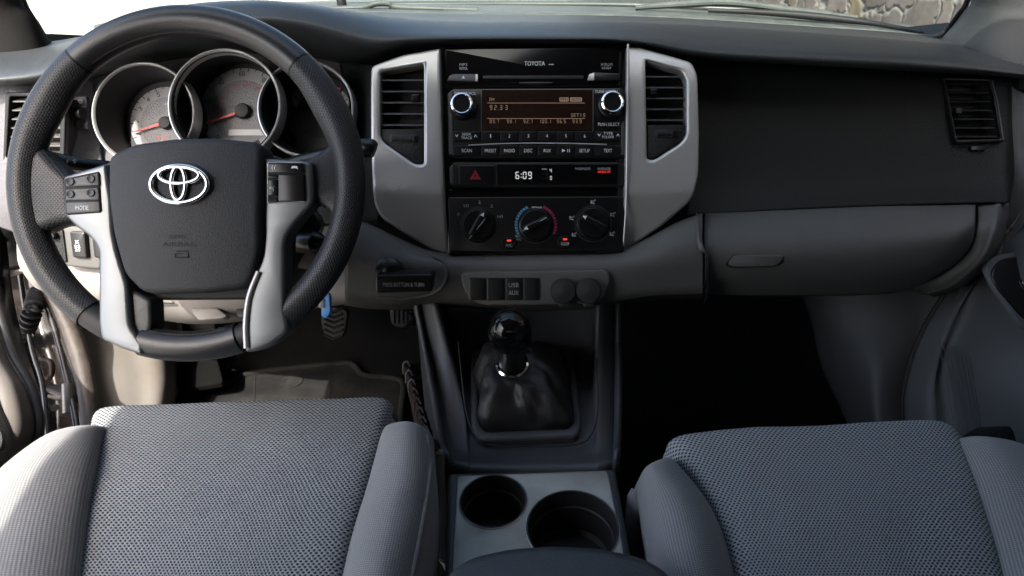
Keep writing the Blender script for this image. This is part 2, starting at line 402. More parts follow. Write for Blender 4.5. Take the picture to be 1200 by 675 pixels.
def text(s, cx, cy_, wpx, hpx, pl, mat, parent, lift=0.0006, name='lettering', rot=0.0, thick=0.0003):
    if isinstance(pl, (int, float)): pl = Plane(CX, CY, pl)
    vs_, fs = glyphs(s); a0, b0 = pl.uv(cx, cy_)
    k = abs(pl.uv(cx+1, cy_)[0]-a0); kb = abs(pl.uv(cx, cy_+1)[1]-b0)
    c, sn = math.cos(R_(rot)), math.sin(R_(rot)); out = []
    for u, v in vs_:
        a, b = u*wpx*k, v*hpx*kb; out.append((a0+a*c-b*sn, b0+a*sn+b*c))
    n = len(out)
    verts = [pl.at(a, b, lift) for a, b in out]
    return mk(name, verts, fs, mat, parent, smooth=False)
SEG7 = {'0': 'abcdef', '1': 'bc', '2': 'abged', '3': 'abgcd', '4': 'fgbc', '5': 'afgcd', '6': 'afgedc', '7': 'abc', '8': 'abcdefg', '9': 'abcfgd', '-': 'g', ':': 'x', '.': 'y', ' ': ''}
def seven(s, x0, yc, hpx, pl, mat, parent, lift=0.0006, adv=0.78, name='lettering'):
    if isinstance(pl, (int, float)): pl = Plane(CX, CY, pl)
    verts, faces = [], []
    def quad(xa, ya, xb, yb):
        i = len(verts)
        for q in ((xa, ya), (xb, ya), (xb, yb), (xa, yb)): verts.append(pl.P(q[0], q[1], lift))
        faces.append((i, i+3, i+2, i+1))
    h = hpx; w = h*0.52; t = h*0.13; x = x0
    for ch in s:
        y0, y1, ym = yc-h/2, yc+h/2, yc
        for g in SEG7[ch]:
            if g == 'a': quad(x+t*.6, y0, x+w-t*.6, y0+t)
            if g == 'd': quad(x+t*.6, y1-t, x+w-t*.6, y1)
            if g == 'g': quad(x+t*.6, ym-t/2, x+w-t*.6, ym+t/2)
            if g == 'f': quad(x, y0+t*.6, x+t, ym-t*.4)
            if g == 'b': quad(x+w-t, y0+t*.6, x+w, ym-t*.4)
            if g == 'e': quad(x, ym+t*.4, x+t, y1-t*.6)
            if g == 'c': quad(x+w-t, ym+t*.4, x+w, y1-t*.6)
            if g == 'x': quad(x, ym-h*.25, x+t, ym-h*.25+t); quad(x, ym+h*.2, x+t, ym+h*.2+t)
            if g == 'y': quad(x, y1-t, x+t, y1)
        x += h*0.28 if ch in ':.' else h*adv
    return mk(name, verts, faces, mat, parent, smooth=False)
def box(name, c, s, mat, parent=None, bev=0.0, rot=None, thing=None):
    bm = bmesh.new(); bmesh.ops.create_cube(bm, size=1.0)
    bmesh.ops.scale(bm, vec=s, verts=bm.verts)
    if bev: bmesh.ops.bevel(bm, geom=bm.edges[:], offset=bev, segments=3, affect='EDGES', profile=0.5)
    if rot: bmesh.ops.rotate(bm, cent=(0, 0, 0), matrix=rot, verts=bm.verts)
    bm.verts.index_update()
    o = mk(name, [v.co+Vector(c) for v in bm.verts], [tuple(v.index for v in f.verts) for f in bm.faces], mat, parent, thing=thing); bm.free(); return o
def rect(x0, y0, x1, y1): return [(x0, y0), (x1, y0), (x1, y1), (x0, y1)]

def wz(py, z): return z/((CY-py)/FPX*CP - SP)
def H(px, py, z): return W(px, py, wz(py, z))            # the point seen at (px,py) lying at height z relative to the lens
def off(row, d): return [V3(q)+Vector(d) for q in row]
def rings(name, loops, mat, parent=None, cap0=False, cap1=False, thing=None, sharp=40, flip=False):
    n = len(loops[0]); verts = [q for l in loops for q in l]; faces = []
    for k in range(len(loops)-1):
        for i in range(n):
            j = (i+1) % n; f = (k*n+i, k*n+j, k*n+n+j, k*n+n+i); faces.append(f[::-1] if flip else f)
    if cap0: faces.append(tuple(range(n-1, -1, -1)))
    if cap1: faces.append(tuple((len(loops)-1)*n+i for i in range(n)))
    return mk(name, verts, faces, mat, parent, sharp=sharp, thing=thing)

# ================================================================== OUTSIDE
gm = pm('worn_concrete', (0.40, 0.385, 0.36), 0.9, vary=(1.2, (0.20, 0.19, 0.18), 0.7))
g = mk('ground', [(-120, -120, -0.62), (120, -120, -0.62), (120, 160, -0.62), (-120, 160, -0.62)], [(0, 1, 2, 3)], gm, smooth=False); struct(g)
# rubble stone wall ahead and along the right
sm_ = bpy.data.materials.new('rubble_stone'); sm_.use_nodes = True; n = sm_.node_tree; b = n.nodes['Principled BSDF']
tc = n.nodes.new('ShaderNodeTexCoord'); mp = n.nodes.new('ShaderNodeMapping'); mp.inputs['Rotation'].default_value = (0.2, 0.5, 0.3); mp.inputs['Scale'].default_value = (1.25, 1.0, 0.75)
wn = n.nodes.new('ShaderNodeTexNoise'); wn.inputs['Scale'].default_value = 3.0; wn.inputs['Detail'].default_value = 4; n.links.new(tc.outputs['Object'], wn.inputs['Vector'])
wsc = n.nodes.new('ShaderNodeVectorMath'); wsc.operation = 'SCALE'; wsc.inputs['Scale'].default_value = 0.45; n.links.new(wn.outputs['Color'], wsc.inputs[0])
wad = n.nodes.new('ShaderNodeVectorMath'); n.links.new(tc.outputs['Object'], wad.inputs[0]); n.links.new(wsc.outputs[0], wad.inputs[1])
n.links.new(wad.outputs[0], mp.inputs[0])
v1 = n.nodes.new('ShaderNodeTexVoronoi'); v1.inputs['Scale'].default_value = 5.5; v1.feature = 'DISTANCE_TO_EDGE'
v2 = n.nodes.new('ShaderNodeTexVoronoi'); v2.inputs['Scale'].default_value = 5.5
for v in (v1, v2): n.links.new(mp.outputs[0], v.inputs['Vector'])
rmp = n.nodes.new('ShaderNodeValToRGB'); e = rmp.color_ramp.elements; mp.inputs['Scale'].default_value = (1.6, 1.4, 1.0); e[0].color = (0.085, 0.075, 0.068, 1); e[1].color = (0.14, 0.112, 0.068, 1)
for p_, c_ in ((0.35, (0.12, 0.10, 0.09, 1)), (0.65, (0.065, 0.055, 0.05, 1))):
    q = e.new(p_); q.color = c_
sx_ = n.nodes.new('ShaderNodeSeparateColor'); n.links.new(v2.outputs['Color'], sx_.inputs[0]); n.links.new(sx_.outputs[0], rmp.inputs[0])
mr = n.nodes.new('ShaderNodeMapRange'); mr.inputs[1].default_value = 0.0; mr.inputs[2].default_value = 0.10; mr.interpolation_type = 'SMOOTHSTEP'; n.links.new(v1.outputs[0], mr.inputs[0])
mx = n.nodes.new('ShaderNodeMix'); mx.data_type = 'RGBA'; mx.inputs[6].default_value = (0.19, 0.18, 0.165, 1); n.links.new(mr.outputs[0], mx.inputs[0]); n.links.new(rmp.outputs[0], mx.inputs[7])
fn = n.nodes.new('ShaderNodeTexNoise'); fn.inputs['Scale'].default_value = 9; fn.inputs['Detail'].default_value = 8; fn.inputs['Roughness'].default_value = 0.7; n.links.new(tc.outputs['Object'], fn.inputs['Vector'])
fr_ = n.nodes.new('ShaderNodeMapRange'); fr_.inputs[1].default_value = 0.3; fr_.inputs[2].default_value = 0.7; fr_.inputs[3].default_value = 0.45; fr_.inputs[4].default_value = 1.5; n.links.new(fn.outputs[0], fr_.inputs[0])
ml_ = n.nodes.new('ShaderNodeMix'); ml_.data_type = 'RGBA'; ml_.blend_type = 'MULTIPLY'; ml_.inputs[0].default_value = 1.0
n.links.new(mx.outputs[2], ml_.inputs[6]); n.links.new(fr_.outputs[0], ml_.inputs[7])
n.links.new(ml_.outputs[2], b.inputs['Base Color']); b.inputs['Roughness'].default_value = 0.9
bp = n.nodes.new('ShaderNodeBump'); bp.inputs['Distance'].default_value = 0.015; n.links.new(mr.outputs[0], bp.inputs['Height']); n.links.new(bp.outputs[0], b.inputs['Normal'])
def wallbox(p0, p1, th, z0, z1):
    d = (Vector(p1)-Vector(p0)).normalized(); nn = Vector((-d.y, d.x))*th
    c = [Vector(p0), Vector(p1), Vector(p1)+nn, Vector(p0)+nn]
    return [Vector((q.x, q.y, z)) for z in (z0, z1) for q in c], [(0, 3, 2, 1), (4, 5, 6, 7), (0, 1, 5, 4), (1, 2, 6, 5), (2, 3, 7, 6), (3, 0, 4, 7)]
v_, f_ = wallbox((3.6, -5.0), (0.75, 6.8), 0.4, -0.66, 4.2)
mk('stone_wall', v_[:], f_, sm_, smooth=False, thing=('rubble stone wall seen through the windscreen beyond the wipers', 'wall'))
wv, wf = wallbox((0.5, 11.0), (-14.0, 9.0), 0.3, -0.66, 2.4)
mk('rendered_wall', wv, wf, pm('pale_render', (0.62, 0.58, 0.50), 0.9, vary=(1.0, (0.5, 0.47, 0.4), 0.6)), smooth=False, thing=('sunlit pale wall behind the windscreen on the driver side', 'wall'))

# ================================================================== TRUCK CAB
cab = thing('truck_cab', 'dark truck cab shell with grey pillars, carpet and scuffed kick panel painted as sunlit', 'truck cab', (0, 0.3, 0.05))
FZ = 0.07
loft('floor_carpet', [[Vector((x, y, z)) for x in (-0.86, -0.4, 0.0, 0.4, 0.74)] for y, z in ((-0.95, FZ), (0.2, FZ), (0.8, FZ), (1.14, FZ+0.005), (1.24, FZ+0.07), (1.36, FZ+0.26), (1.41, FZ+0.40), (1.42, FZ+0.57))], 'carpet', cab, 4, 5, solid=0.02)
# roof: curved sheet, left edge dropped to block sun from the gauges; rear panel with its window opening
loft('roof', [[Vector((x, y, 1.20 - (0.165 if x < -0.05 else 0.05)*abs((x+0.05)/0.66)**3 - (0.03 if y < -0.8 else 0)))for x in (-0.69, -0.55, -0.3, 0, 0.3, 0.5, 0.63)] for y in (-0.98, -0.5, 0.0, 0.35, 0.62)], 'headliner', cab, 3, 3, solid=0.03, flip=True)
slab('rear_panel', [(-0.80, 0.0), (0.74, 0.0), (0.70, 1.17), (-0.74, 1.17)], (lambda p: (setattr(p, 'O', Vector((0, -0.93, 0))), p)[1])(Plane(CX, CY, 0.5, 0)), 0.03, 0, 'dark', cab, local=True, holes_loc=[rp([(-0.55, 0.78), (0.45, 0.78), (0.42, 1.08), (-0.52, 1.08)], 0.05)])
loft('rear_window', [[Vector((-0.56, -0.915, 0.77)), Vector((-0.05, -0.915, 0.77)), Vector((0.46, -0.915, 0.77))], [Vector((-0.53, -0.915, 1.09)), Vector((-0.05, -0.915, 1.09)), Vector((0.43, -0.915, 1.09))]], 'tint', cab, 2, 2)
loft('rear_side_blocker', [[Vector((-0.76, -0.15, 0.0)), Vector((-0.77, -0.6, 0.0)), Vector((-0.76, -0.95, 0.0))], [Vector((-0.75, -0.15, 0.8)), Vector((-0.76, -0.6, 0.8)), Vector((-0.75, -0.95, 0.8))], [Vector((-0.685, -0.19, 1.12)), Vector((-0.69, -0.6, 1.12)), Vector((-0.685, -0.97, 1.10))]], 'dark', cab, 3, 4, solid=0.02)  # unseen; added to block rear-left light and shape the sun patches
# windscreen
far = [(-40, 60), (30, 52), (70, 47), (110, 40), (160, 30), (220, 21), (300, 16), (360, 14), (430, 14), (480, 15), (540, 16), (628, 17), (740, 19), (830, 23), (950, 31), (1050, 38), (1110, 46), (1150, 57), (1230, 82)]
wfar = [1.02, 1.06, 1.10, 1.14, 1.18, 1.22, 1.25, 1.26, 1.27, 1.27, 1.27, 1.27, 1.26, 1.25, 1.22, 1.17, 1.10, 1.04, 0.99]
base = [W(px, py, w) for (px, py), w in zip(far, wfar)]
bl = base[1:-1]
top = [Vector((-0.66+1.30*i/(len(bl)-1), 0.61+0.05*math.sin(math.pi*i/(len(bl)-1)), 1.16)) for i in range(len(bl))]
gb = [p + Vector((0, 0.012, -0.012)) for p in bl]
ws = loft('windshield', [gb, [a.lerp(c, 0.5) + Vector((0, 0.03, 0.03)) for a, c in zip(gb, top)], top], 'glass', cab, 2, 6)
# pillars
loft('pillar', [[(-260, -540, 0.80), (-130, -540, 0.70), (-60, -540, 0.74), (-40, -540, 0.80)], [(-170, -330, 0.88), (-60, -330, 0.80), (-10, -330, 0.84), (0, -330, 0.90)], [(-130, -30, 0.98), (-30, -30, 0.94), (12, -30, 0.97), (26, -22, 1.03)], [(-110, 30, 1.02), (-20, 30, 0.98), (36, 22, 1.00), (46, 26, 1.06)], [(-100, 100, 1.03), (-10, 96, 1.0), (50, 74, 1.02), (72, 66, 1.08)]], 'shadedpillar', cab, 5, 5, solid=0.012)
loft('pillar', [[(1180, -540, 0.78), (1200, -540, 0.70), (1300, -540, 0.66), (1400, -540, 0.70)], [(1150, -330, 0.86), (1165, -330, 0.80), (1240, -330, 0.76), (1330, -330, 0.80)], [(1142, -30, 0.98), (1157, -32, 0.945), (1195, -30, 0.92), (1300, -30, 0.95)], [(1127, 16, 1.05), (1139, 17, 1.0), (1178, 22, 0.95), (1290, 40, 0.95)], [(1103, 46, 1.09), (1116, 50, 1.04), (1162, 66, 0.96), (1290, 110, 0.93)], [(1098, 62, 1.10), (1112, 68, 1.05), (1162, 90, 0.97), (1290, 150, 0.92)]], 'pillar', cab, 5, 5, solid=0.012)
tube('pillar_seal', [(1150, -60, 1.0), (1134, 0, 1.03), (1124, 16, 1.06), (1112, 32, 1.085), (1100, 42, 1.10), (1080, 44, 1.13)], 0.0042, 'blackrubber', cab)
tube('pillar_seal', [(10, -60, 0.99), (27, 0, 1.02), (40, 24, 1.05), (54, 46, 1.08), (66, 56, 1.10)], 0.0042, 'blackrubber', cab)
# kick panels
loft('kick_panel', [[(55, 330, 1.09), (95, 335, 1.13), (150, 340, 1.17), (190, 345, 1.22), (205, 350, 1.36)], [(66, 385, 1.07), (98, 390, 1.10), (150, 400, 1.14), (198, 415, 1.19), (210, 420, 1.36)], [(88, 440, 1.05), (114, 440, 1.07), (160, 445, 1.11), (200, 450, 1.16), (212, 455, 1.32)], [(95, 490, 1.03), (120, 490, 1.05), (160, 490, 1.085), (194, 490, 1.13), (206, 492, 1.28)], [(95, 540, 1.0), (122, 540, 1.02), (160, 540, 1.05), (190, 540, 1.09), (205, 540, 1.22)]], 'kick', cab, 6, 6, solid=0.01)
loft('kick_panel', [[(930, 330, 1.30), (965, 335, 1.16), (1020, 335, 1.10), (1075, 335, 1.085), (1110, 335, 1.09)], [(948, 370, 1.30), (970, 380, 1.16), (1015, 380, 1.10), (1066, 385, 1.075), (1100, 385, 1.09)], [(962, 430, 1.28), (985, 430, 1.16), (1020, 430, 1.075), (1055, 430, 1.068), (1090, 430, 1.09)], [(985, 480, 1.24), (1008, 480, 1.13), (1025, 480, 1.06), (1050, 480, 1.064), (1085, 480, 1.085)], [(1000, 530, 1.2), (1020, 530, 1.1), (1030, 530, 1.05), (1055, 530, 1.056), (1085, 530, 1.075)]], 'panelgrey', cab, 6, 6, solid=0.01)
loft('cowl_side', [[Vector((0.705, 0.62, 0.0)), Vector((0.71, 1.0, 0.0)), Vector((0.71, 1.46, 0.0))], [Vector((0.70, 0.80, 0.40)), Vector((0.705, 1.05, 0.40)), Vector((0.71, 1.46, 0.40))], [Vector((0.70, 0.85, 0.735)), Vector((0.69, 1.03, 0.735)), Vector((0.66, 1.46, 0.66))]], 'black', cab, 4, 4, solid=0.006)
loft('cowl_side', [[Vector((-0.83, 1.06, 0.0)), Vector((-0.82, 1.2, 0.0)), Vector((-0.80, 1.46, 0.0))], [Vector((-0.83, 1.06, 0.40)), Vector((-0.82, 1.2, 0.40)), Vector((-0.80, 1.46, 0.40))], [Vector((-0.82, 1.06, 0.70)), Vector((-0.80, 1.2, 0.69)), Vector((-0.76, 1.46, 0.64))]], 'black', cab, 4, 4, solid=0.006)
loft('bulkhead', [[Vector((x, 1.425, 0.60)) for x in (-0.85, -0.4, 0.0, 0.4, 0.74)], [Vector((x, 1.40-0.25*abs(x)**2, 0.655)) for x in (-0.85, -0.4, 0.0, 0.4, 0.74)]], 'black', cab, 4, 4, solid=0.006)
# body side beside the driver's feet: painted jamb, weatherstrip, harness boot, hinge
loft('door_jamb', [[(-20, 250, 1.10), (10, 260, 1.12), (30, 300, 1.13), (50, 330, 1.13)], [(-10, 330, 1.10), (20, 340, 1.12), (45, 360, 1.13), (72, 370, 1.10)], [(10, 400, 1.08), (35, 410, 1.11), (65, 420, 1.12), (92, 425, 1.08)], [(25, 470, 1.05), (48, 470, 1.09), (75, 475, 1.10), (100, 480, 1.05)], [(30, 560, 1.0), (55, 560, 1.05), (80, 560, 1.06), (105, 560, 1.01)]], 'bodypaint', cab, 6, 8, solid=0.01, bumpf=lambda v: v + Vector((0, 0, 1))*0.006*noise.noise(v*22))
tube('jamb_flange', [(46, 335, 1.09), (64, 385, 1.07), (78, 440, 1.05), (90, 500, 1.02), (94, 560, 0.98)], 0.0045, 'bodypaint', cab, flat=0.6)
tube('jamb_flange', [(20, 300, 1.10), (36, 400, 1.07), (50, 450, 1.05), (56, 510, 1.02)], 0.004, 'bodypaint', cab)
tube('weatherstrip', [(40, 300, 1.10), (62, 345, 1.08), (84, 390, 1.065), (98, 435, 1.05), (104, 475, 1.03), (106, 510, 1.01), (106, 580, 0.97)], [0.009, 0.012, 0.0135, 0.0135, 0.0125, 0.012, 0.012], 'seal', cab, seg=14, flat=1.0)
pth = spline([W(*q) for q in [(44, 344, 1.09), (40, 358, 1.06), (36, 372, 1.06), (30, 386, 1.08), (22, 396, 1.10)]], 12)
tube('harness_boot', pth, [0.011+0.0028*(1 if i % 4 < 2 else -1) for i in range(len(pth))], 'blackrubber', cab, seg=16, sub=1)
box('door_hinge', W(72, 462, 1.06), (0.05, 0.02, 0.016), 'steel', cab, 0.004, Matrix.Rotation(R_(25), 3, 'Y'))
tube('hinge_pin', [(80, 450, 1.045), (81, 484, 1.035)], 0.009, 'steel', cab, seg=14)
tube('hinge_bolt', [W(64, 478, 1.06), W(64, 478, 1.04)], 0.006, 'steel', cab, seg=6)
tube('wiring_clip', [(48, 420, 1.08), (60, 425, 1.06), (60, 440, 1.06), (50, 445, 1.07)], 0.004, 'darkmetal', cab)
loft('scuttle_side', [[(-40, 120, 0.98), (0, 250, 1.02), (14, 262, 1.03)], [(-40, 330, 1.06), (0, 322, 1.08), (34, 318, 1.09)]], 'satin', cab, 5, 5, solid=0.01)
tube('scuff_edge', [(-10, 324, 1.045), (20, 319, 1.05), (34, 314, 1.055)], 0.006, 'kick', cab, flat=0.7)

# bonnet, scuttle and wipers beyond the glass
hood = loft('truck_hood', [[W(px, py, w) for px, py, w in ((330, 12, 1.45), (430, 9, 1.5), (540, 8, 1.52), (628, 8, 1.53), (740, 9, 1.52), (860, 14, 1.48), (980, 22, 1.42))], [W(px, py, w) for px, py, w in ((330, 8, 1.8), (430, 4, 1.85), (540, 2, 1.88), (628, 2, 1.9), (740, 4, 1.88), (860, 9, 1.84), (980, 19, 1.75))], [W(px, py, w) for px, py, w in ((330, 20, 2.4), (430, 14, 2.5), (540, 10, 2.5), (628, 10, 2.5), (740, 14, 2.5), (860, 20, 2.5), (980, 30, 2.4))]], pm('grey_green_paint', (0.055, 0.065, 0.06), 0.35, vary=(4, (0.10, 0.105, 0.095), 0.7)), None, 5, 5, solid=0.01, thing=('dusty grey bonnet of the truck just beyond the windscreen base', 'bonnet'))
ck = loft('cowl_panel', [[W(px, py-0.5, w+0.03) for (px, py), w in zip(far, wfar)][3:-2], [W(px, py-8, w+0.16) for (px, py), w in zip(far, wfar)][3:-2], [W(px, py-11, w+0.26) for (px, py), w in zip(far, wfar)][3:-2]], 'cowl', None, 4, 5, solid=0.006, thing=('dusty grey cowl strip at the foot of the windscreen under the wipers', 'cowl panel'))
wp = thing('windshield_wiper', 'long dark wiper arm lying across the passenger side of windscreen base', 'wiper', W(900, 20, 1.35), 'windscreen wipers')
tube('wiper_arm', [(745, 9, 1.39), (800, 5, 1.385), (850, 3, 1.37), (900, 8, 1.35), (940, 14, 1.335), (1005, 21, 1.30)], [0.006, 0.009, 0.010, 0.008, 0.008, 0.006], 'cowl', wp, flat=0.8)
tube('wiper_blade', [(830, 12, 1.36), (900, 15, 1.335), (960, 20, 1.31), (1020, 27, 1.27), (1085, 38, 1.19)], [0.004, 0.006, 0.0075, 0.005, 0.003], 'black', wp)
tube('arm_clip', [(925, 11.5, 1.332), (975, 18, 1.308)], 0.009, 'cowl', wp, flat=0.8)
w2 = thing('windshield_wiper', 'dark wiper arm hooked over the driver side of windscreen base', 'wiper', W(430, 8, 1.37), 'windscreen wipers')
tube('wiper_arm', [(390, 11, 1.36), (425, 9, 1.355), (440, 4.5, 1.35), (455, 4.5, 1.355), (470, 9, 1.36), (560, 12, 1.36)], 0.0055, 'cowl', w2)
tube('wiper_blade', [(300, 14, 1.34), (360, 13, 1.345), (430, 12, 1.35), (520, 13.5, 1.35)], 0.004, 'black', w2)
nz_ = thing('washer_nozzle', 'small dark washer nozzle on the cowl beside the driver side wiper', 'nozzle', W(401, 6, 1.42))
lathe('nozzle_body', 401, 7, Plane(401, 7, 1.42, 80), [(0.010, -0.01), (0.010, 0.012), (0.006, 0.018), (0, 0.018)], 'black', nz_, 16)

# ================================================================== DASHBOARD
dash = thing('dashboard', 'charcoal and grey dashboard with silver centre trim spanning the cab', 'dashboard', (0, 0.95, 0.5))
PX = [q[0] for q in far]
crest = [75, 71, 60, 43, 22, 5, 0, 5, 16, 22, 25, 25, 27, 31, 39, 47, 55, 67, 84]
midy = [92, 86, 74, 57, 36, 20, 14, 20, 34, 37, 38, 38, 41, 50, 58, 64, 70, 76, 88]
lip = [100, 96, 87, 71, 52, 38, 32, 40, 57, 50, 47, 47, 49, 66, 74, 80, 83, 85, 92]
und = [104, 102, 100, 92, 78, 68, 63, 67, 77, 62, 52, 52, 54, 70, 77, 83, 86, 88, 95]
wc = [0.90, 0.91, 0.91, 0.90, 0.89, 0.88, 0.88, 0.89, 0.93, 0.95, 0.96, 0.96, 0.96, 0.955, 0.95, 0.945, 0.94, 0.93, 0.92]
wm = [0.87, 0.87, 0.86, 0.85, 0.84, 0.835, 0.835, 0.845, 0.865, 0.875, 0.88, 0.88, 0.88, 0.88, 0.88, 0.88, 0.88, 0.88, 0.88]
wl = [0.88, 0.88, 0.87, 0.86, 0.85, 0.845, 0.845, 0.855, 0.865, 0.865, 0.865, 0.865, 0.865, 0.87, 0.875, 0.88, 0.88, 0.88, 0.88]
wu = [0.94, 0.94, 0.95, 0.955, 0.96, 0.965, 0.965, 0.965, 0.955, 0.94, 0.92, 0.92, 0.92, 0.935, 0.935, 0.935, 0.935, 0.93, 0.93]
r_far = [W(px, py, w) for (px, py), w in zip(far, wfar)]
r_cr = [W(*q) for q in zip(PX, crest, wc)]; r_mid = [W(*q) for q in zip(PX, midy, wm)]; r_lip = [W(*q) for q in zip(PX, lip, wl)]; r_un = [W(*q) for q in zip(PX, und, wu)]
r_b = [a.lerp(c, 0.5) - Vector((0, 0, 0.006 if 7 < i < 16 else 0.0)) for i, (a, c) in enumerate(zip(r_far, r_cr))]
loft('top_pad', [r_far, r_b, r_cr, r_mid, r_lip, r_un], 'pad', dash, 5, 7, solid=0.003, flip=None)
# passenger panel
cols = [(806, 62, 252), (860, 66, 249), (950, 72, 244), (1050, 78, 240), (1120, 82, 238), (1160, 84, 237), (1182, 86, 237), (1194, 92, 232)]
rws = []
for t, w in ((0, 0.932), (0.12, 0.925), (0.45, 0.93), (0.8, 0.925), (1.0, 0.905)):
    rws.append([(px + (-10*max(0, t-0.6)/0.4 if i == 7 else 0), a+(c-a)*t, w + (0.02 if i == 7 else 0)) for i, (px, a, c) in enumerate(cols)])
ppan = loft('passenger_panel', rws, 'dark', dash, 24, 14, solid=0.004)
text('SRS AIRBAG', 1072, 90.5, 42, 4.5, 0.922, 'emboss', dash, name='embossed_lettering')
# glove box door, its surround
GX = [826, 880, 950, 1030, 1100, 1128, 1143]
def gl(ys, ws): return [(x, y, w) for x, y, w in zip(GX, ys, ws)]
gbx = loft('glovebox_door', [gl([250, 248, 245, 242, 241, 240, 240], [0.92]*7), gl([251, 249, 246, 243, 242, 241.2, 241.5], [0.902]*7), gl([266, 265, 263, 260, 257, 254, 252], [0.884]*7), gl([288, 287, 285, 282, 278, 272, 265], [0.871]*5+[0.872, 0.878]), [(826, 306, 0.872), (880, 306, 0.871), (950, 305, 0.871), (1030, 303, 0.873), (1098, 298, 0.877), (1122, 291, 0.88), (1140, 282, 0.884)], [(825, 326, 0.887), (880, 327, 0.887), (950, 327, 0.888), (1030, 324, 0.889), (1084, 317, 0.892), (1110, 308, 0.894), (1131, 297, 0.896)], [(822, 345, 0.92), (880, 347, 0.92), (950, 347, 0.922), (1030, 345, 0.925), (1068, 337, 0.925), (1094, 325, 0.922), (1118, 311, 0.918)]], 'grey', dash, 6, 7, solid=0.01)
slab('latch_recess', rp([(862, 294), (924, 293), (917, 309), (906, 313), (858, 314), (850, 310)], 4), Plane(887, 303, 0.8695, 27), 0.006, 0.0012, 'dark', gbx)
slab('latch_handle', rp([(860, 299), (920, 298), (915, 308), (906, 312.5), (859, 313.5), (852, 309.5)], 4), Plane(887, 303, 0.8685, 24), 0.006, 0.002, 'grey', gbx)
loft('end_cap', [[(1146, 241, 0.912), (1162, 240, 0.905), (1174, 238, 0.91), (1190, 236, 1.0)], [(1146, 266, 0.882), (1160, 268, 0.88), (1172, 266, 0.89), (1188, 262, 1.0)], [(1134, 297, 0.9), (1146, 302, 0.89), (1158, 302, 0.90), (1175, 300, 1.02)], [(1100, 325, 0.93), (1112, 332, 0.925), (1124, 334, 0.935), (1140, 334, 1.05)], [(1070, 339, 0.96), (1080, 344, 0.96), (1088, 346, 0.97), (1095, 348, 1.08)]], 'grey', dash, 5, 6, solid=0.008)
# lower centre panel
LX = [404, 430, 470, 500, 523, 560, 628, 700, 735, 760, 790, 820, 823]
ty = [258, 262, 280, 292, 296, 295, 294, 293, 289, 278, 262, 251, 251]
my = [300, 303, 307, 309, 311, 312, 312, 312, 310, 305, 296, 289, 289]
by = [352, 356, 357, 354, 354, 356, 358, 356, 352, 348, 346, 345, 345]
loft('lower_panel', [[(x, y, 0.90) for x, y in zip(LX, ty)], [(x, y+3, 0.882) for x, y in zip(LX, ty)], [(x, y, 0.866) for x, y in zip(LX, my)], [(x, a*0.4+c*0.6, 0.874) for x, a, c in zip(LX, my, by)], [(x, y-3, 0.885) for x, y in zip(LX, by)], [(x, y, 0.91) for x, y in zip(LX, by)], [(x, y+6, 1.05) for x, y in zip(LX, by)]], 'grey', dash, 5, 6, solid=0.008)
# knee bolster behind the wheel
KX = [20, 60, 120, 180, 240, 290, 340, 380, 412]
loft('knee_panel', [[(x, 252, 0.985) for x in KX], [(x, 300, 0.945) for x in KX], [(26, 318, 0.95), (66, 330, 0.945), (120, 342, 0.94), (180, 346, 0.94), (240, 347, 0.94), (290, 346, 0.94), (340, 342, 0.94), (380, 338, 0.93), (412, 330, 0.91)], [(40, 336, 0.98), (85, 356, 0.98), (130, 362, 0.985), (178, 369, 0.985), (232, 377, 0.985), (290, 372, 0.985), (340, 362, 0.98), (380, 356, 0.96), (412, 352, 0.93)], [(50, 340, 1.10), (95, 362, 1.1), (130, 368, 1.1), (178, 374, 1.1), (232, 380, 1.1), (290, 376, 1.1), (340, 366, 1.08), (380, 360, 1.06), (412, 356, 1.04)]], 'kick', dash, 5, 6, solid=0.008)
hl = slab('hood_release', rp([(220, 361), (254, 361), (266, 370), (260, 373), (238, 375), (232, 375)], 2), Plane(245, 367, 0.945, 45), 0.012, 0.002, 'kick', dash)
slab('diagnostic_socket', rp([(276, 362), (296, 362), (296, 372), (279, 372)], 1), Plane(285, 367, 0.945, 40), 0.02, 0.001, 'black', dash)
tube('panel_seam', [(176, 355, 0.941), (204, 355.5, 0.941), (196, 347, 0.937)], 0.0012, 'black', dash, seg=6, sub=1)
# switch bank on the driver's lower left
sbk = slab('switch_bank', rp([(54, 268), (66, 263), (96, 266), (110, 270), (118, 300), (118, 316), (76, 312), (60, 300)], 5), Plane(88, 290, 0.915, 20), 0.03, 0.003, 'grey', dash)
slab('switch_recess', rp([(58, 268), (73, 268), (78, 308), (70, 306), (62, 290)], 3), Plane(68, 288, 0.912, 20), 0.012, 0.001, 'dark', sbk)
lathe('mirror_knob', 63, 276, Plane(63, 276, 0.908, 20), [(0.0055, -0.004), (0.0055, 0.004), (0.004, 0.006), (0, 0.006)], 'satin', sbk, 16)
sw = slab('traction_switch', rp([(81, 271), (99, 272), (102, 303), (85, 302)], 3), Plane(91, 287, 0.908, 20), 0.014, 0.002, 'satin', sbk)
pls = Plane(91, 287, 0.908, 20)
text('x', 90.5, 283.5, 5, 4, pls, 'white', sw, name='switch_symbol'); text('ss', 91, 289, 6.5, 4, pls, 'white', sw, name='switch_symbol'); text('OFF', 91.5, 293.5, 6, 2.5, pls, 'white', sw, name='switch_symbol')
slab('blank_switch', rp([(107, 275), (117, 276), (119, 303), (110, 302)], 3), Plane(113, 288, 0.908, 20), 0.014, 0.002, 'satin', sbk)
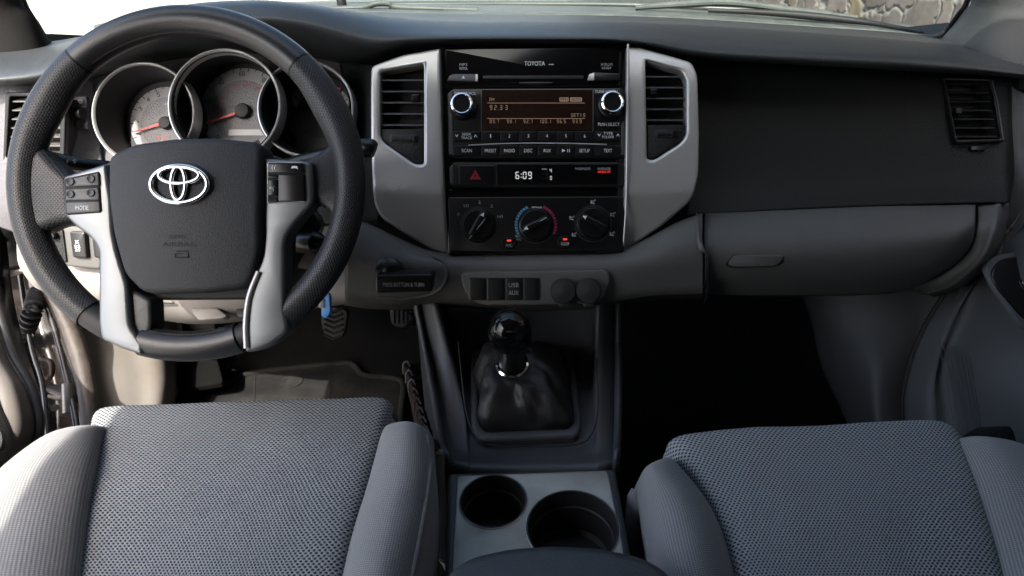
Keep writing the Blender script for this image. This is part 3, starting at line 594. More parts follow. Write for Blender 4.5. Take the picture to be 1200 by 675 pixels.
# left face of the dash with vent and dimmer
sdp = loft('side_panel', [[(-40, 96, 0.95), (-12, 92, 0.93), (20, 94, 0.925), (60, 92, 0.94), (110, 84, 0.968)], [(-40, 106, 0.94), (-10, 100, 0.915), (20, 103, 0.91), (60, 104, 0.93), (110, 98, 0.962)], [(-30, 190, 0.94), (-4, 190, 0.92), (22, 190, 0.915), (66, 190, 0.93), (120, 190, 0.962)], [(-20, 230, 0.96), (6, 240, 0.93), (26, 242, 0.925), (70, 240, 0.94), (130, 240, 0.965)], [(-10, 262, 0.99), (16, 272, 0.97), (36, 276, 0.965), (76, 280, 0.975), (140, 280, 0.99)]], 'cluster', dash, 24, 16, solid=0.004)
def inside(p, poly):
    c = False
    for i in range(len(poly)):
        (xa, ya), (xb, yb) = poly[i-1], poly[i]
        if (ya > p[1]) != (yb > p[1]) and p[0] < (xb-xa)*(p[1]-ya)/(yb-ya)+xa: c = not c
    return c
def to_px(v):
    d = v-CAM; w = d.dot(FW); return (CX+d.dot(XR)/w*FPX, CY-d.dot(UP)/w*FPX)
def cut_hole(o, poly):
    bm = bmesh.new(); bm.from_mesh(o.data)
    bmesh.ops.delete(bm, geom=[f for f in bm.faces if inside(to_px(f.calc_center_median()), poly)], context='FACES')
    bm.to_mesh(o.data); bm.free()
def vent(label, outer, hole, pl, nslat, slat_y, slat_x, frame_mat, wheel=None, tab=None, deep=0.03, slatmat='console', slatw=0.016, extra=None):
    pb = Plane.__new__(Plane); pb.O = pl.O - pl.N*deep; pb.N, pb.X, pb.Y = pl.N, pl.X, pl.Y
    # duct: walls running back from the opening, closed by a back plate
    loop = [pl.uv(*q) for q in hole]
    if area2(loop) < 0: loop.reverse()
    l0 = [pl.at(a, b_, 0.0005) for a, b_ in loop]; l1 = [pl.at(a, b_, -deep) for a, b_ in loop]
    bk = rings('air_vent', [l0, l1], 'black', dash, cap1=True, flip=True)
    if outer:
        fr = slab('vent_frame', outer, pl, 0.006, 0.0015, frame_mat, bk, holes=[hole], front=0.0015)
    for i in range(nslat):
        t = (i+0.5)/nslat; y = slat_y[0]+(slat_y[1]-slat_y[0])*t
        xl = slat_x[0][0]+(slat_x[0][1]-slat_x[0][0])*t; xr = slat_x[1][0]+(slat_x[1][1]-slat_x[1][0])*t
        a = pl.P(xl, y, -0.003); c = pl.P(xr, y, -0.003); dn = -pl.N*slatw + pl.Y*slatw*0.35
        th = pl.Y*0.0016
        mk('slat', [a, c, c+dn, a+dn, a-th, c-th, c+dn-th, a+dn-th], [(0, 1, 2, 3), (7, 6, 5, 4), (0, 4, 5, 1), (1, 5, 6, 2), (2, 6, 7, 3), (3, 7, 4, 0)], slatmat, bk, smooth=False)
    if tab:
        x, y, s = tab; slab('vent_tab', rp(rect(x-s, y-s*0.9, x+s, y+s*0.9), 1.2), pl, 0.012, 0.0012, 'satin', bk, front=0.0025)
        tube('tab_stem', [pl.P(x+s*0.3, y+s, -0.004), pl.P(x+s*0.3, y+s*5, -0.012)], 0.0008, 'satin', bk, seg=6, sub=1)
    if wheel:
        poly, (x0, y0, x1, y1) = wheel
        slab('vent_plate', poly, pl, 0.004, 0.001, 'dark', bk, front=-0.001)
        slab('wheel_slot', rp(rect(x0, y0, x1, y1), 1), pl, 0.004, 0.0004, 'black', bk, front=0.0)
        xm, ym = (x0+x1)/2, (y0+y1)/2
        c0 = pl.P(x0+3, ym, -0.004); c1 = pl.P(x1-6, ym, -0.004); tube('thumbwheel', [c0, c1], 0.0055, 'dark', bk, seg=14, sub=2)
        slab('wheel_tab', rp(rect(x1-5, y0+0.8, x1-0.8, y1-0.8), 0.6), pl, 0.004, 0.0006, 'satin', bk, front=0.003)
    return bk
PLV = Plane(36, 150, 0.908, 15, 0)
cut_hole(sdp, rp([(10, 111), (33, 111), (75, 114), (73, 189), (34, 187), (6, 187)], 3))
vent('left', rp([(7, 108), (33, 108), (78, 112), (76, 192), (34, 190), (4, 190)], 4), rp([(12, 113), (33, 113), (72, 116), (70, 186), (34, 185), (8, 185)], 3), PLV, 7, (113, 186), ((12, 8), (72, 70)), 'satin', deep=0.035, slatmat='grey')
slab('dimmer_plate', rp([(81, 113), (101, 113), (103, 151), (79, 151)], 1.5), Plane(91, 132, 0.935, 20), 0.006, 0.001, 'cluster', dash)
tube('dimmer_wheel', [Plane(91, 132, 0.925, 20).P(90, 133), Plane(91, 132, 0.925, 20).P(97, 133)], 0.0085, 'satin', dash, seg=24, sub=2)
lathe('dimmer_mark', 94, 119, Plane(91, 132, 0.930, 20), [(0.0028, 0.0), (0.0028, 0.0005), (0.0018, 0.0005), (0.0018, 0.0)], 'dimwhite', dash, 20)
# centre fascia and silver trim
FAS = 0.878
slab('centre_fascia', rp([(514, 52), (738, 50), (736, 180), (731, 298), (525, 299), (519, 180)], 3), FAS, 0.05, 0.002, 'piano', dash)
def trimwarp(a, b_):
    # upper half leans in, lower third tucks under along the crease
    y = CY - b_/0.866*FPX
    c = -0.010*max(0, (110-y)/60)**2
    if y > 225: c -= 0.0011*(y-225)*0.45
    return c
PT = Plane(CX, CY, 0.862)
HL = rp([(445, 83), (497, 74), (497, 193), (487, 193), (449, 166), (445, 158)], [5, 4, 4, 6, 8, 8])
HR = rp([(756, 70), (800, 82), (805, 94), (805, 158), (797, 168), (766, 188), (758, 187)], [4, 5, 5, 8, 8, 6, 4])
slab('centre_trim', rp([(434, 76), (470, 62), (515, 53), (516, 100), (519, 200), (523, 297), (500, 290), (470, 272), (443, 254), (437, 240), (434, 170)], [6, 4, 2, 0, 0, 4, 4, 4, 8, 6, 6]), PT, 0.02, 0.004, 'silver', dash, holes=[HL], cut=0.008, warp=trimwarp, sharp=50)
slab('centre_trim', rp([(735, 51), (752, 52), (812, 71), (818, 86), (820, 160), (819, 205), (812, 234), (780, 262), (742, 289), (731, 293), (733, 200)], [3, 3, 6, 6, 6, 6, 10, 4, 6, 4, 0]), PT, 0.02, 0.004, 'silver', dash, holes=[HR], cut=0.008, warp=trimwarp, sharp=50)
tube('trim_edge', [(736, 52, 0.861), (735.5, 110, 0.859), (734.5, 200, 0.859), (733.5, 245, 0.866), (730.5, 288, 0.876)], 0.0014, 'silver2', dash)
PV = Plane(CX, CY, 0.866)
vent('c', rp([(442, 80), (500, 70), (500, 196), (486, 196), (446, 168), (442, 159)], [6, 4, 4, 6, 8, 8]), HL, PV, 5, (86, 152), ((446, 446), (497, 497)), 'silver2', wheel=(rp([(446, 151), (496, 151), (496, 192), (487, 192), (449, 165), (446, 158)], 2), (456, 158, 489, 167)), tab=(487, 115, 4.5))
vent('c', rp([(753, 66), (802, 79), (808, 93), (808, 159), (799, 170), (767, 191), (756, 190)], [4, 5, 5, 8, 8, 6, 4]), HR, PV, 5, (82, 146), ((757, 758), (805, 805)), 'silver2', wheel=(rp([(759, 146), (804, 146), (804, 157), (796, 167), (766, 186), (759, 185)], 2), (767, 152, 794, 161)), tab=(766, 108, 4.0))
PP = Plane(1140, 130, 0.922)
cut_hole(ppan, rp([(1106, 92), (1159.5, 93), (1164.5, 111), (1174, 165), (1120.5, 166)], 2))
vent('p', rp([(1104, 90), (1161, 91), (1166, 110), (1177, 166), (1120, 168)], 3), rp([(1108, 94), (1158, 95), (1163, 112), (1172, 163), (1121, 164)], 2), PP, 7, (92, 164), ((1108, 1121), (1158, 1172)), 'satin', tab=(1123, 130, 4.0), deep=0.03, slatmat='dark')
tube('vent_highlight', [PP.P(1161, 95, 0.003), PP.P(1167, 120, 0.003), PP.P(1174, 164, 0.003)], 0.0008, 'grey', dash, seg=6)
slab('blank_switch', rp(rect(1138, 171, 1156, 176), 1), Plane(CX, CY, 0.9245), 0.004, 0.0006, 'satin', dash)
# binnacle side wall between the right gauge and the trim
loft('binnacle_side', [[(396, 64, 0.965), (422, 74, 0.93), (436, 76, 0.885)], [(404, 120, 0.965), (425, 124, 0.92), (437, 126, 0.882)], [(404, 190, 0.965), (426, 192, 0.92), (439, 194, 0.882)], [(404, 262, 0.965), (430, 262, 0.93), (444, 262, 0.895)]], 'dark', dash, 5, 6, solid=0.006)
# switch row under the climate controls
swp = slab('switch_panel', rp([(540, 320), (552, 318), (700, 316), (712, 316), (716, 328), (706, 352), (692, 357), (566, 358), (552, 352), (542, 336)], [5, 4, 4, 6, 8, 8, 8, 8, 8, 8]), Plane(628, 337, 0.866, 22), 0.02, 0.003, 'grey', dash, front=0.003)
PS = Plane(628, 337, 0.860, 22)
for x0, x1 in ((549, 569), (570, 591), (592, 612), (613, 632)):
    q = slab('switch_blank', rp(rect(x0+.6, 326, x1-.4, 352), 1), PS, 0.01, 0.001, 'satin', swp)
    if x0 == 592:
        text('USB', 602, 334, 12, 5, PS, 'dimwhite', q); text('AUX', 602, 343, 12, 5, PS, 'dimwhite', q)
for x in (660, 689):
    po = lathe('power_outlet', x, 341, PS, [(0.0165, -0.012), (0.0165, 0.004), (0.0145, 0.008), (0.0, 0.010)], 'blackrubber', swp, 36, sy=0.98)
    slab('cap_tab', rp(rect(x-6, 352, x+7, 359), 2), PS, 0.006, 0.001, 'blackrubber', swp, front=0.006)

# ================================================================== RADIO
rad = thing('car_radio', 'gloss black car radio with amber display and two chrome ringed knobs', 'radio', W(628, 186, 0.872))
RW = 0.8715
PR = Plane(CX, CY, RW)
slab('upper_face', rp([(522, 57), (735, 55), (734, 101), (523, 103)], 2), RW+0.0025, 0.01, 0.001, 'piano', rad)
slab('faceplate', rp([(524, 110), (531, 104), (728, 103), (734, 109), (733, 181), (729, 185), (530, 186), (525, 182)], 2), RW, 0.01, 0.0012, 'satin', rad)
slab('side_chamfer', rp([(525, 111), (530.5, 106), (531, 182), (526, 180)], 0.5), RW-0.0008, 0.004, 0.0008, 'console', rad)
slab('side_chamfer', rp([(728, 145), (732.5, 140), (732.5, 180), (728, 182)], 0.5), RW-0.0008, 0.004, 0.0008, 'console', rad)
text('TOYOTA', 626.5, 74.5, 24, 5, RW+0.0025, 'white', rad); slab('dash_mark', rect(643, 74.8, 649, 76), RW+0.0020, 0.0004, 0, 'dimwhite', rad)
text('MP3', 543, 76, 9, 3.6, RW+0.0025, 'dimwhite', rad); text('WMA', 543, 80.6, 10, 3.6, RW+0.0025, 'dimwhite', rad)
text('SATELLITE', 711, 75.6, 14, 2.8, RW+0.0025, 'dimwhite', rad); text('READY', 711, 79.8, 11, 2.8, RW+0.0025, 'dimwhite', rad)
ej = slab('eject_button', rp([(524, 95), (526, 89), (531, 86.5), (560, 86.5), (560, 95.5)], 1), RW-0.002, 0.008, 0.0012, 'console', rad)
mk('eject_symbol', [Plane(CX, CY, RW-0.002).P(x, y, 0.0005) for x, y in ((541, 92), (545, 92), (543, 88.8))], [(0, 1, 2)], 'white', ej, smooth=False)
slab('button_tip', rp(rect(557, 87, 560, 95), 0.4), RW-0.003, 0.004, 0.0005, 'silver', ej)
ld = slab('load_button', rp([(688, 94.5), (690, 86.5), (696, 84.5), (726, 86), (727, 94)], 1), RW-0.002, 0.008, 0.0012, 'satin', rad)
slab('button_tip', rp([(688.5, 94), (690.5, 87), (696.5, 85), (696.5, 94)], 0.4), RW-0.003, 0.004, 0.0005, 'silver', ld)
slab('disc_slot', rp(rect(566, 88.5, 684, 92), 1.2), RW+0.0015, 0.006, 0.0004, 'black', rad)
slab('slot_lip', [(628+20*math.cos(R_(a)), 96.5+(3 if math.sin(R_(a)) > 0 else 0.6)*math.sin(R_(a))) for a in range(0, 360, 15)], RW+0.0012, 0.004, 0.0006, 'satin', rad)
dsp = slab('display', rp(rect(564.5, 104.6, 694.8, 152), 1), RW-0.0012, 0.004, 0.0005, 'lcdback', rad)
PD = Plane(CX, CY, RW-0.0012)
slab('display_edge', rect(563.4, 104.5, 564.6, 153.5), RW-0.0016, 0.003, 0.0002, 'console', dsp); slab('display_edge', rect(694.6, 104, 695.8, 153.5), RW-0.0016, 0.003, 0.0002, 'console', dsp)
for y in (120.8, 139.0): slab('display_line', rect(571, y-0.35, 685.4, y+0.35), PD, 0.0002, 0, 'amber', dsp, front=0.0004)
text('FM', 576.5, 117, 5.5, 4.4, PD, 'amber', dsp, name='display_text'); seven('92.3', 574, 126.2, 5.6, PD, 'amber', dsp, name='display_text', adv=0.9); seven('3', 592, 126.2, 5.6, PD, 'amber', dsp, name='display_text')
for x0, x1, s in ((655.5, 666.5, 'FM1'), (668, 682, 'AUTO')):
    slab('display_icon', rp(rect(x0, 114.2, x1, 119.2), 1), PD, 0.0002, 0, 'amber', dsp, front=0.0004); text(s, (x0+x1)/2, 116.7, (x1-x0)*0.75, 3, PD, 'lcdback', dsp, lift=0.0008, name='display_text')
text('SET1', 675, 135, 12, 4, PD, 'amber', dsp, name='display_text'); seven('0', 683.5, 135, 4.2, PD, 'amber', dsp, name='display_text')
for x, s in ((580, '89.7'), (600, '98.1'), (619.5, '92.7'), (639, '100.1'), (658.5, '96.5'), (677, '93.9')):
    seven(s, x-len(s)*1.5, 142.3, 4.3, PD, 'amber', dsp, name='display_text', adv=0.82)
def knob_round(px, py, r, pl, parent):
    k = r/FPX*RW
    kn = lathe('tuning_knob', px, py, pl, [(k*1.22, 0.0), (k*1.18, 0.004), (k*1.02, 0.006), (k*1.0, 0.014), (k*0.96, 0.0165)], 'satin', parent, 40)
    lathe('chrome_ring', px, py, pl, [(k*1.02, 0.006), (k*1.06, 0.010), (k*1.0, 0.0168), (k*0.86, 0.018), (k*0.78, 0.0172)], 'chrome', kn, 40)
    lathe('knob_face', px, py, pl, [(k*0.79, 0.0172), (k*0.72, 0.0165), (0, 0.0165)], 'satin', kn, 32)
knob_round(542.8, 125.6, 12.8, PR, rad); knob_round(716.2, 123.8, 13.0, PR, rad)
text('POWER·VOL', 545.5, 109.6, 25, 3.6, PR, 'white', rad); text('TUNE·SCROLL', 711, 107.4, 28, 3.8, PR, 'white', rad); text('PUSH SELECT', 713.5, 145.8, 25, 3.8, PR, 'white', rad)
def btn(x0, y0, x1, y1, labels, pl=PR, parent=rad, h=0.0012):
    q = slab('radio_button', rp(rect(x0+.35, y0+.35, x1-.35, y1-.35), 0.6), pl, 0.004, 0.0006, 'satin', parent, front=h)
    for s, cx_, cy_, w_, h_ in labels: text(s, cx_, cy_, w_, h_, pl, 'white', q, lift=h+0.0004)
    return q
xs = [564, 586, 608, 630, 652, 674, 696]
for i in range(6): btn(xs[i], 154, xs[i+1], 166, [(str(i+1), (xs[i]+xs[i+1])/2, 159.6, 2.2 if i else 1.2, 4)])
btn(531, 154, 563.4, 166, [('SEEK', 547, 157.6, 11, 3), ('TRACK', 547, 161.8, 13, 3), ('v', 535.5, 159.5, 4, 3), ('^', 557.5, 159.5, 4, 3)])
btn(696.5, 154, 728, 166, [('TYPE', 712.5, 156.6, 11, 3), ('FOLDER', 712.5, 160.8, 14, 3), ('v', 702, 158.6, 4, 3), ('^', 724, 158.6, 4, 3)])
for x0, x1, s, w_ in ((531, 563.4, 'SCAN', 12), (564, 586, 'PRESET', 13.5), (586, 608, 'RADIO', 12.5), (608, 630, 'DISC', 9.5), (630, 652, 'AUX', 9), (674, 696, 'SETUP', 12.5), (696.5, 728, 'TEXT', 10)):
    btn(x0, 170.5, x1, 183, [(s, (x0+x1)/2, 176.8, w_, 4)])
q = btn(652, 170.5, 674, 183, [('II', 666, 176.8, 3, 4)])
mk('play_symbol', [PR.P(x, y, 0.0017) for x, y in ((658.5, 174.8), (658.5, 178.8), (662.5, 176.8))], [(0, 1, 2)], 'white', q, smooth=False)
tube('silver_strip', [(549, 170.2, RW-0.0022), (590, 168.4, RW-0.0022), (630, 167.8, RW-0.0022), (670, 168.2, RW-0.0022), (711, 169.4, RW-0.0022)], 0.0008, 'silver2', rad, seg=8)

# ================================================================== CLOCK STRIP
clk = thing('clock_display', 'black clock strip reading 6:09 with red hazard button below the radio', 'clock', W(628, 205, 0.872))
slab('strip_housing', rp([(526, 196), (533, 190.5), (726, 190), (733, 195), (732, 214), (727, 219), (531, 220), (527, 216)], 2), RW, 0.01, 0.001, 'satin', clk)
slab('side_chamfer', rp([(526.5, 197), (531.5, 192), (532, 217), (528, 215)], 0.5), RW-0.0008, 0.004, 0.0008, 'console', clk)
hz = slab('hazard_button', rp(rect(537.5, 193.5, 578, 217), 1.5), RW-0.002, 0.006, 0.001, 'satin', clk)
PZ_ = Plane(CX, CY, RW-0.002)
def tri(x, y, r, s):  # triangle outline
    o = [(x, y-r), (x+r*0.95, y+r*0.62), (x-r*0.95, y+r*0.62)]; i_ = [(x, y-r*s), (x+r*0.95*s, y+r*0.62*s), (x-r*0.95*s, y+r*0.62*s)]
    return o, i_
for r, s in ((6.6, 0.78), (3.6, 0.6)):
    o_, i_ = tri(557, 206, r, s); slab('hazard_triangle', o_, PZ_, 0.0003, 0, 'redmark', hz, holes=[i_], front=0.0005)
win = slab('clock_window', rp(rect(582, 192, 724, 216.5), 1), RW-0.001, 0.004, 0.0005, 'piano', clk)
PC = Plane(CX, CY, RW-0.001)
seven('6:09', 604, 205.6, 8.6, PC, 'clocktxt', win, name='clock_digits', adv=0.72)
seat_ic = [rect(635, 197.5, 641, 199), rect(635, 203, 641, 204.5), rect(635, 208.5, 641, 210), rect(640.5, 198, 642, 210)]
for k, rr in enumerate(seat_ic): slab('passenger_icon', rr, PC, 0.0003, 0, 'emboss' if k else 'dimwhite', win, front=0.0005)
seven('4', 644, 200, 5, PC, 'clocktxt', win, name='clock_digits'); seven('0', 644.5, 208.6, 4.4, PC, 'clocktxt', win, name='clock_digits')
text('PASSENGER', 683, 197.8, 18, 2.8, PC, 'dimwhite', win); text('PASSENGER', 708, 197.8, 15, 2.6, PC, 'dimwhite', win); text('AIR BAG OFF', 708, 201.4, 15, 2.8, PC, 'redlit', win)

# ================================================================== CLIMATE PANEL
cli = thing('climate_control_panel', 'black heater control panel with three rotary knobs under the clock', 'climate control', W(628, 264, 0.875))
CW = 0.873; PCl = Plane(CX, CY, CW)
slab('control_face', rp([(525, 231), (733, 230), (730, 294), (527, 296)], 3), CW, 0.01, 0.0015, 'satin', cli)
slab('vent_bridge', rp([(526, 222), (732, 221), (731, 231), (528, 232)], 1), CW+0.004, 0.01, 0.001, 'piano', cli)
def dialknob(px, py, ang, mat_tri='white'):
    kn = lathe('rotary_knob', px, py, PCl, [(0.0225, 0.0), (0.0215, 0.003), (0.0198, 0.0035), (0.0190, 0.008), (0.0180, 0.0095), (0, 0.0095)], 'satin', cli, 48)
    a0, b0 = PCl.uv(px, py); ca, sa = math.cos(R_(ang)), math.sin(R_(ang))
    poly = [(-0.0175, -0.0045), (0.0175, -0.0045), (0.0175, 0.0045), (-0.0175, 0.0045)]
    slab('grip_bar', rp([(a0+x*ca-y*sa, b0+x*sa+y*ca) for x, y in poly], 0.002, 4), PCl, 0.012, 0.0035, 'satin', kn, local=True, front=0.0195)
    tr = [(0.0165, 0.0), (0.0115, -0.0028), (0.0115, 0.0028)]
    mk('pointer_mark', [PCl.at(a0+x*ca-y*sa, b0+x*sa+y*ca, 0.0199) for x, y in tr], [(0, 2, 1)], mat_tri, kn, smooth=False)
    r1 = lathe('knob_ring', px, py, PCl, [(0.0238, 0.0002), (0.0238, 0.001), (0.0231, 0.001), (0.0231, 0.0002)], 'console', kn, 48)
    return kn
k1 = dialknob(561, 264, 60); k2 = dialknob(628, 264, 205); k3 = dialknob(695, 262, 152)
tube('grip_edge', [PCl.P(551, 281.5, 0.018), PCl.P(570, 258, 0.0195)], 0.0005, 'dimwhite', k1, seg=6, sub=1)
tube('grip_edge', [PCl.P(612, 272.5, 0.018), PCl.P(640, 257, 0.0195)], 0.0005, 'dimwhite', k2, seg=6, sub=1)
def arcseg(px, py, r0, r1, a0, a1, n_, mat, name):
    for i in range(n_):
        s0 = a0+(a1-a0)*i/n_; s1 = a0+(a1-a0)*(i+0.72)/n_
        pts = [(px+r*math.cos(R_(a)), py-r*math.sin(R_(a))) for r, a in ((r0, s0), (r1, s0), (r1, s1), (r0, s1))]
        slab(name, pts, PCl, 0.0003, 0, mat, cli, front=0.0008)
arcseg(628, 264, 21.5, 24.8, 208, 112, 11, 'bluemark', 'cold_mark'); arcseg(628, 264, 21.5, 24.8, 68, -28, 11, 'crimson', 'hot_mark')
text('TEMP', 629, 244.2, 11, 3.8, PCl, 'white', cli, lift=0.0012); text('MAX', 607, 277, 6.5, 2.6, PCl, 'dimwhite', cli, lift=0.001); text('A/C', 608, 280.6, 6.5, 2.6, PCl, 'dimwhite', cli, lift=0.001)
for a, s, w_ in ((152, 'O', 4), (122, 'LO', 6), (88, '•', 4), (56, '▪', 4), (22, 'HI', 6)):
    r = 27; s = {'•': '2', '▪': '3'}.get(s, s); text(s, 561+r*math.cos(R_(a)), 264-r*math.sin(R_(a)), w_ if len(s) > 1 else 2.6, 3.6, PCl, 'dimwhite', cli, lift=0.001)
# airflow symbols: a little seated figure and arrow each
for a in (165, 90, 25, 210, -28):
    r = 25.5; x, y = 695+r*math.cos(R_(a)), 262-r*math.sin(R_(a)); vs_, fs_ = [], []
    for (xa, ya, xb, yb) in ((-3, -2, -1.6, 1), (-3, 1, 1, 2.2), (0.4, 1, 1.6, 3), (1.2, -2.4, 3, -1.2), (-1, -1.2, 1.4, -0.2)):
        i = len(vs_); vs_ += [PCl.P(x+xa, y+ya, 0.001), PCl.P(x+xa, y+yb, 0.001), PCl.P(x+xb, y+yb, 0.001), PCl.P(x+xb, y+ya, 0.001)]; fs_.append((i, i+1, i+2, i+3))
    mk('airflow_symbol', vs_, fs_, 'dimwhite', cli, smooth=False)
for x, y, s in ((596.5, 284, 'A/C'), (662, 282.5, None)):
    bt = lathe('indicator_button', x, y+1, PCl, [(0.0098, 0.0), (0.0095, 0.0018), (0.0085, 0.0026), (0, 0.0026)], 'satin', cli, 32, sy=0.8)
    slab('indicator_light', rp(rect(x-2.4, y-3, x+2.6, y-0.8), 0.5), PCl, 0.0004, 0, 'redlit', bt, front=0.0032)
    if s: text(s, x, y+3.6, 8, 3.6, PCl, 'dimwhite', bt, lift=0.003)
    else: slab('recirculation_symbol', rp(rect(x-4.5, y+1.8, x+4.5, y+5), 1.2), PCl, 0.0003, 0, 'dimwhite', bt, holes=[rp(rect(x-3.4, y+2.7, x+3.4, y+4.1), 0.6)], front=0.003)

# ================================================================== INSTRUMENT CLUSTER
ic = thing('instrument_cluster', 'instrument cluster of three silver ringed gauges behind the steering wheel', 'instrument cluster', W(263, 190, 0.93))
slab('cluster_face', rp([(60, 90), (120, 72), (200, 62), (300, 56), (380, 62), (440, 80), (446, 230), (400, 262), (110, 262), (70, 210)], 10), 0.968, 0.01, 0.002, 'cluster', ic)
def gauge(cx_, cy_, r, w1, dx, dy, rd, w2, first=None):
    """bezel ring at depth w1, dark cone back to the dial seen centred at (dx,dy) at depth w2"""
    k1_, k2_ = w1/FPX, w2/FPX; P1 = Plane(CX, CY, w1); P2 = Plane(CX, CY, w2)
    a, b_ = P2.uv(dx, dy)
    gd = lathe('gauge', dx, dy, P2, [(rd*k2_*1.10, -0.001), (rd*k2_*1.10, 0.0), (0, 0.0)], 'black', ic, 56)
    l0 = [P1.P(cx_+(r-5)*math.cos(t), cy_-(r-5)*math.sin(t)) for t in [2*math.pi*i/56 for i in range(56)]]
    l1 = [P2.P(dx+rd*1.08*math.cos(t), dy-rd*1.08*math.sin(t)) for t in [2*math.pi*i/56 for i in range(56)]]
    rings('gauge_tube', [l0, l1], 'black', gd, flip=True)
    R1 = r*k1_
    lathe('bezel', cx_, cy_, P1, [(R1*1.0, -0.02), (R1*1.0, -0.002), (R1*0.985, 0.001), (R1*0.965, 0.0015), (R1*0.945, 0.0), (R1*0.930, -0.004), (R1*0.925, -0.012)], 'silver2', gd, 72)
    return gd, P2, k2_
def ticks(gd, P2, dx, dy, r0, r1, a0, a1, n_, mat, tw=0.5):
    vs_, fs_ = [], []
    for i in range(n_+1):
        a_ = R_(a0+(a1-a0)*i/n_); rr = r0 if i % 2 == 0 else (r0+r1)/2
        c, s = math.cos(a_), math.sin(a_); i0 = len(vs_)
        for rad_, sd in ((rr, -tw), (r1, -tw), (r1, tw), (rr, tw)): vs_.append(P2.P(dx+rad_*c-sd*s, dy-rad_*s-sd*c, 0.0012))
        fs_.append((i0, i0+1, i0+2, i0+3))
    mk('tick_marks', vs_, fs_, mat, gd, smooth=False)
def annulus(gd, P2, dx, dy, r0, r1, a0, a1, mat, name, c):
    pts = [(dx+r1*math.cos(R_(a0+(a1-a0)*i/40)), dy-r1*math.sin(R_(a0+(a1-a0)*i/40))) for i in range(41)] + [(dx+r0*math.cos(R_(a1-(a1-a0)*i/40)), dy-r0*math.sin(R_(a1-(a1-a0)*i/40))) for i in range(41)]
    slab(name, pts, P2, 0.0005, 0, mat, gd, front=c)
def needle(gd, P2, dx, dy, tx, ty, hub):
    d = Vector((tx-dx, ty-dy)); L = d.length; d.normalize(); nn = Vector((-d.y, d.x))
    pts = [(dx+d.x*hub+nn.x*1.5, dy+d.y*hub+nn.y*1.5), (tx+nn.x*0.6, ty+nn.y*0.6), (tx-nn.x*0.6, ty-nn.y*0.6), (dx+d.x*hub-nn.x*1.5, dy+d.y*hub-nn.y*1.5)]
    slab('needle', pts, P2, 0.001, 0, 'redneedle', gd, front=0.006)
    lathe('needle_hub', dx, dy, P2, [(hub*P2_k, 0.0), (hub*P2_k, 0.006), (hub*P2_k*0.85, 0.009), (hub*P2_k*0.3, 0.010), (0, 0.010)], 'black', gd, 32)
# rev counter
gd, P2, P2_k = gauge(168, 133, 61, 0.90, 196, 145, 46, 0.955)
annulus(gd, P2, 196, 145, 31, 43, -60, 240, 'dial', 'dial_band', 0.0006); lathe('dial_centre', 196, 145, P2, [(31*P2_k, 0.0), (31*P2_k, 0.0008), (0, 0.0008)], 'dialmesh', gd, 48)
ticks(gd, P2, 196, 145, 38.5, 43, 228, 60, 14, 'black')
for i, a in enumerate((225, 200, 175, 151, 128, 106, 84, 60)): text(str(i), 196+35.3*math.cos(R_(a)), 145-35.3*math.sin(R_(a)), 3.6 if i != 1 else 1.6, 5.4, P2, 'black' if i < 6 else 'redmark', gd, lift=0.0012, name='dial_number', rot=(a-90)*0.7)
annulus(gd, P2, 196, 145, 39, 43, 84, 62, 'redmark', 'red_zone', 0.0010)
needle(gd, P2, 196, 145, 158, 156, 7.5)
seven('40', 184.5, 161.5, 5.6, P2, 'redlit', gd, lift=0.0014, name='display_digits', adv=1.35)
text('x1000', 196, 122, 7, 2.6, P2, 'white', gd, lift=0.0012, name='dial_number')
# right gauge
gd, P2, P2_k = gauge(358, 127, 57, 0.895, 374, 136, 44, 0.955)
annulus(gd, P2, 374, 136, 28, 40, 20, 75, 'dial', 'dial_band', 0.0006); annulus(gd, P2, 374, 136, 28, 40, 105, 160, 'dial', 'dial_band', 0.0006)
ticks(gd, P2, 374, 136, 33, 39, 22, 72, 6, 'black'); ticks(gd, P2, 374, 136, 33, 39, 108, 158, 6, 'black')
lathe('dial_centre', 374, 136, P2, [(26*P2_k, 0.0), (26*P2_k, 0.0008), (0, 0.0008)], 'dark', gd, 40)
slab('needle', [(385, 124), (399, 103), (400.5, 104), (387, 126)], P2, 0.001, 0, 'redneedle', gd, front=0.004)
lathe('trip_knob', 341, 160, Plane(CX, CY, 0.945), [(0.005, -0.01), (0.005, 0.01), (0.004, 0.012), (0, 0.012)], 'satin', gd, 20)
# speedometer, nearest
gd, P2, P2_k = gauge(263, 123, 67, 0.885, 286, 131, 53, 0.95)
annulus(gd, P2, 286, 131, 37, 51, -62, 242, 'dial', 'dial_band', 0.0006); lathe('dial_centre', 286, 131, P2, [(37*P2_k, 0.0), (37*P2_k, 0.0008), (0, 0.0008)], 'dialmesh', gd, 56)
ticks(gd, P2, 286, 131, 46, 51, 228, -40, 26, 'black')
for s, x, y in (('0', 256, 161), ('20', 245.5, 119), ('40', 259, 96.5), ('60', 284, 86.5), ('80', 311, 94.5), ('100', 327, 112), ('120', 330, 138)): text(s, x, y, 3.2*len(s)+0.8*(len(s)-1), 6.2, P2, 'black', gd, lift=0.0012, name='dial_number', rot={'20': 28, '40': 15, '80': -12, '100': -30, '120': -60}.get(s, 0))
for s, a in (('20', 172), ('40', 150), ('60', 128), ('80', 106), ('100', 84), ('120', 62), ('140', 40), ('160', 15), ('180', -10)): text(s, 286+31*math.cos(R_(a)), 131-31*math.sin(R_(a)), 2.4*len(s), 4, P2, 'redmark', gd, lift=0.0014, name='dial_number', rot=(a-90)*0.4)
slab('odometer', rp([(269, 152), (305, 152), (310, 159), (268, 159)], 0.6), P2, 0.0006, 0, 'lcdgrey', gd, front=0.0016)
needle(gd, P2, 286, 131, 238.5, 147.5, 9)

